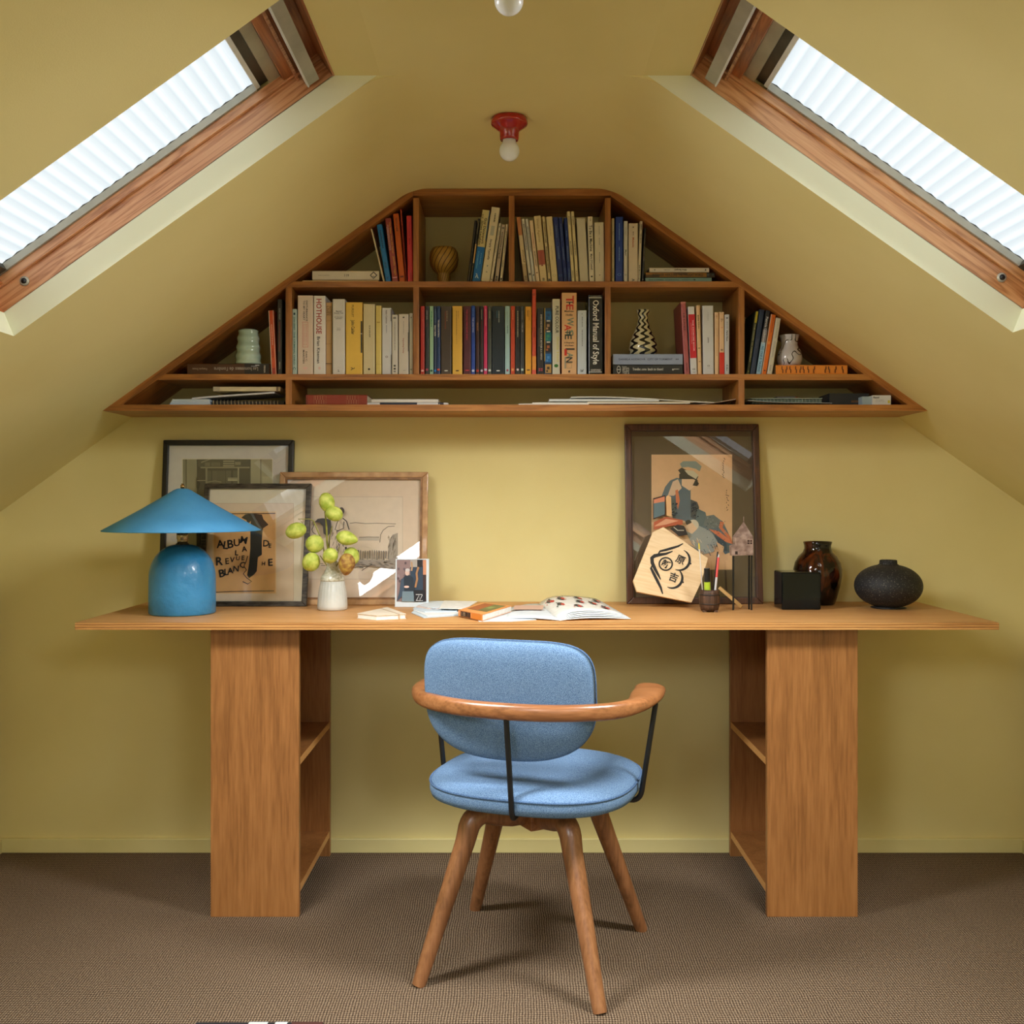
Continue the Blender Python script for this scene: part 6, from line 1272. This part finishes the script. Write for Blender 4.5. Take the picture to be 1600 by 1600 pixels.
vase('striped_goblet', 'gold goblet with dark diagonal stripes in the upper compartment left of centre', 693.6, 2.935, zT1+.0004, [(8, 0), (9.5, 1), (10.3, 5), (8.6, 9), (9.8, 13), (10.6, 17), (9.6, 21), (11, 23.5), (17, 28), (21.5, 36), (23, 46), (21.6, 56), (18.2, 62), (16.8, 62.3), (16.6, 60), (18, 50), (12, 32)], spiral_mat('gold_striped_glaze', (168, 128, 52), (48, 30, 8), 'spiral'), 'goblet')
vase('bottle_vase', 'white bottle vase with wavy black stripes standing on two flat books', 1004.8, 2.91, zm+.0575, [(16, 0), (20, 2), (22, 9), (22, 17), (19.6, 26), (15.5, 35), (11.8, 43), (9.2, 51), (7.8, 58), (7.9, 64), (9.8, 70), (11, 72.5), (9.6, 72.6), (7, 66), (6.4, 58)], spiral_mat('black_wavy_glaze', (206, 198, 160), (20, 24, 24), 'wavy'))
vase('scribbled_vase', 'small white vase with scribbled black lines standing on the orange book', 1233.5, 2.89, zm+.0265, [(r_*.93, z_*.93) for r_, z_ in [(14.5, 0), (18, 2), (20.4, 9), (20.8, 16), (19, 25), (15.4, 31), (13.6, 36), (13.6, 42), (14.8, 48), (16.8, 52.5), (15.6, 52.8), (12, 46), (11.4, 38)]], spiral_mat('scribble_glaze', (190, 186, 190), (30, 28, 30), 'scribble'))

# ------------------------------------------------------------------ bottom row of the shelf
zb = zB1+.0003
def sheet(mb, x0, x1, py0, py1, Ya, Yb, mat, wob=0.0, th_=.0012, sk=0.0, rr=None):
    """a slightly wavy stack seen edge-on between shelf columns x0..x1"""
    n = 24; vs = []
    for i in range(n+1):
        u = i/n
        for Y in (Ya, Yb):
            x = PX(x0+(x1-x0)*u, Ya)+(sk if Y == Yb else 0); z = PZ(py0+(py1-py0)*u, Ya)+wob*math.sin(u*3.14*1.3+.4); z = max(z, zb+th_)
            vs += [(x, Y, z), (x, Y, z-th_)]
    fs = []
    for i in range(n):
        a = 4*i; fs += [(a, a+4, a+6, a+2), (a+1, a+3, a+7, a+5), (a, a+1, a+5, a+4), (a+2, a+6, a+7, a+3)]
    fs += [(0, 2, 3, 1), (4*n, 4*n+1, 4*n+3, 4*n+2)]; mb.add(vs, fs, mat, False)
BP = 'papers and pads in the bottom row of the shelf'
# left corner
root = empty('paper_stack', (PX(300, 2.86), 2.86, zb)); tag(root, 'pale blue-white paper stack at the far left of the bottom row', 'papers', BP)
for i in range(5):
    mb = MB(); x = PX(264+i*1.0, 2.86); mb.box((x, 2.862+.001*i, zb+.0036*i), (PX(328-i*.5, 2.86), 2.98, zb+.0036*i+.0032), flat((190+3*i, 208+2*i, 228), .7)); build(mb, 'sheet', root)
root = empty('spiral_notebook', (PX(385, 2.86), 2.86, zb)); tag(root, 'spiral bound notebook beside the pale blue paper stack, bottom left', 'notebook', BP)
mb = MB(); mb.box((PX(330, 2.862), 2.870, zb+.0006), (PX(443, 2.862), 2.985, zb+.0125), flat((44, 40, 36), .6)); build(mb, 'pages', root)
def coil(x0, x1, Y, z0_, z1_, col, root, n):
    mb = MB(); zc = (z0_+z1_)/2; r_ = (z1_-z0_)/2; 
    for i in range(n):
        x = x0+(x1-x0)*(i+.5)/n; pts = [(x+.0012*math.sin(a/2), Y-r_*math.sin(a)*1.0+.003, zc+r_*math.cos(a)) for a in [math.pi*k/8 for k in range(-1, 10)]]; mb.tube(pts, .0008, col, n=6)
    build(mb, 'wire_binding', root)
coil(PX(330, 2.86), PX(436, 2.86), 2.865, zb+.0008, zb+.015, flat((200, 186, 150), .3, .6), root, 19)
root = empty('magazine', (PX(380, 2.87), 2.87, zb+.016)); tag(root, 'bent white booklet lying across the spiral notebook, bottom left', 'magazine', BP)
mb = MB(); sheet(mb, 300, 429, 621.5, 611.5, 2.866, 2.985, flat((204, 204, 212), .6), wob=.0008, th_=.0046); build(mb, 'pages', root)
lay('thin cream booklet on top of the bottom left pile', 333, 438, PZ(611.2, 2.862), .0125, (206, 192, 158), [('b', 0, .1, (170, 160, 140)), ('b', .94, .97, (120, 100, 80)), ('l', .16, .3, .5, .1, (190, 176, 140))], Y=2.862, dep=.115, name='booklet', group=BP)
# middle
lay('rust-red leather notebook with zigzag cord stitching in the bottom row', 478, 573.6, zb, .0285, (132, 44, 24), [('b', 0, .03, (110, 34, 18))]+[('r', a, b, .08, .92, (150, 100, 66)) for a, b in ((.13, .33), (.66, .86))]+[('b', a+.02*k, a+.02*k+.006, (176, 130, 90), .12 if k % 2 else .5, .5 if k % 2 else .9) for a in (.15, .68) for k in range(8)], dep=.13, name='leather_notebook', rough=.5)
lay('white booklet with a navy spine strip lying beside the leather notebook', 573, 687, zb, .0068, (212, 212, 212), [('b', .18, .69, (20, 30, 52))], Y=2.853, dep=.12, name='booklet', group=BP)
lay('white booklet on top of the one with the navy strip', 580.5, 685, zb+.0071, .0095, (218, 214, 208), [('b', .0, 1, (190, 186, 178), .48, .52)], Y=2.853, dep=.12, name='booklet', group=BP)
root = empty('pen', (PX(689, 2.856), 2.856, zb)); tag(root, 'white and navy pen lying at the end of the white booklets', 'pen')
a = Vector((PX(684.4, 2.855), 2.855, zb+.0040)); b = Vector((PX(700.5, 2.865), 2.865, zb+.0040)); mb = MB(); mb.tube([a, a.lerp(b, .52)], .0035, flat((20, 28, 48), .4), n=12); build(mb, 'cap', root)
mb = MB(); mb.tube([a.lerp(b, .52), a.lerp(b, .9), b], [.0036, .0036, .002], flat((214, 212, 208), .4), n=12); build(mb, 'barrel', root)
Zr = lambda z, Y: HOR-(zb+z-EYE)*F/Y
items = [(810, 920, .0033, .0033, (214, 210, 200), .0031, 0, 'lowest white paper on the left of the wide paper pile', 2.846), (832, 1078, .0069, .0069, (222, 218, 206), .0034, 0, 'long cream paper under the wide paper pile', 2.85),
    (858, 1030, .0166, .0166, (208, 212, 212), .0062, 0, 'grey-white folder in the middle of the wide paper pile', 2.852), (892, 1116, .0215, .0125, (226, 226, 220), .0024, .0042, 'curved white paper on top of the wide paper pile', 2.854),
    (918, 1083, .0098, .0098, (214, 198, 166), .0026, 0, 'buff sheet in the wide paper pile', 2.856), (1086, 1150, .0014, .0165, (206, 188, 168), .0013, -.0012, 'curled sheet end at the right of the wide paper pile', 2.86)]
items = [(a, b, Zr(c_, k), Zr(d_, k), e_, f_, g_, h_, k) for a, b, c_, d_, e_, f_, g_, h_, k in items]
for x0, x1, p0, p1, col, t_, wob, lab, Y in items:
    mb = MB(); sheet(mb, x0, x1, p0, p1, Y, Y+.15, flat(col, .7), wob=wob, th_=t_); o = build(mb, 'paper_sheet', origin=(PX((x0+x1)/2, Y), Y, zb)); tag(o, lab, 'paper', BP)
# right corner
mb = MB(); sheet(mb, 1168, 1300, 624.5, 631, 2.85, 2.975, flat((176, 186, 190), .5), wob=-.0025, th_=.0012); o = build(mb, 'paper_sheet', origin=(PX(1230, 2.85), 2.85, zb)); tag(o, 'limp plastic sleeve under the spiral pad, bottom right', 'plastic sleeve', BP)
root = empty('spiral_pad', (PX(1230, 2.86), 2.86, zb+.003)); tag(root, 'grey-green spiral bound pad in the bottom right of the shelf', 'notebook', BP)
mb = MB(); mb.box((PX(1176, 2.865), 2.872, zb+.005), (PX(1285, 2.865), 2.98, zb+.0185), flat((96, 112, 104), .6)); build(mb, 'pages', root)
mb = MB(); mb.box((PX(1172, 2.862), 2.865, zb+.0187), (PX(1285.5, 2.862), 2.98, zb+.0205), flat((150, 166, 160), .5)); build(mb, 'cover', root)
coil(PX(1174, 2.86), PX(1284, 2.86), 2.868, zb+.004, zb+.0195, flat((150, 160, 152), .3, .6), root, 20)
mb = MB(); mb.box((PX(1212, 2.93), 2.915, zb+.0207), (PX(1240, 2.93), 2.975, zb+.0300), flat((86, 84, 84), .5)); mb.box((PX(1240, 2.93), 2.917, zb+.0207), (PX(1244.5, 2.93), 2.975, zb+.0304), flat((120, 66, 30), .5))
o = build(mb, 'small_box', origin=(PX(1225, 2.93), 2.93, zb+.0207)); tag(o, 'small grey box with a brown end standing on the spiral pad', 'box')
mb = MB(); mb.box((PX(1296, 2.885), 2.885, zb+.0014), (PX(1358, 2.885), 2.985, zb+.0360), flat((26, 30, 36), .5)); mb.box((PX(1330, 2.885), 2.8846, zb+.010), (PX(1341, 2.885), 2.8852, zb+.016), flat((90, 60, 30), .5))
o = build(mb, 'dark_box', origin=(PX(1327, 2.9), 2.9, zb), bevel=.001); tag(o, 'dark slate box between the spiral pad and the small white carton', 'box')
x0, x1, Y = PX(1363.5, 2.846), PX(1392, 2.846), 2.846
root = empty('carton', ((x0+x1)/2, Y, zb)); tag(root, 'small white carton with black brand print in the bottom right corner', 'box')
mb = MB(); mb.box((x0, Y, zb), (x1, Y+.05, zb+.0265), flat((206, 206, 202), .6)); T_ = lambda cx, cz, fx=1: (lambda x, y: (cx+x*fx, Y-.0004, cz+y))
mb.text('Rexel', T_(x0+.010, zb+.0205), .0072, flat(K0, .5), align='c', bold=True); mb.text('No. 56 staples', T_(x0+.02, zb+.0135), .0036, flat((110, 110, 110), .5)); mb.text('box of 1000 in stock', T_(x0+.02, zb+.0095), .003, flat((140, 140, 140), .5))
mb.box((x1-.0085, Y-.0004, zb+.0045), (x1-.0025, Y, zb+.0125), flat((206, 190, 60), .5))
mb.box((x0-.0265, Y+.006, zb), (x0-.0004, Y+.05, zb+.0235), flat((150, 168, 176), .6)); build(mb, 'box_body', root)
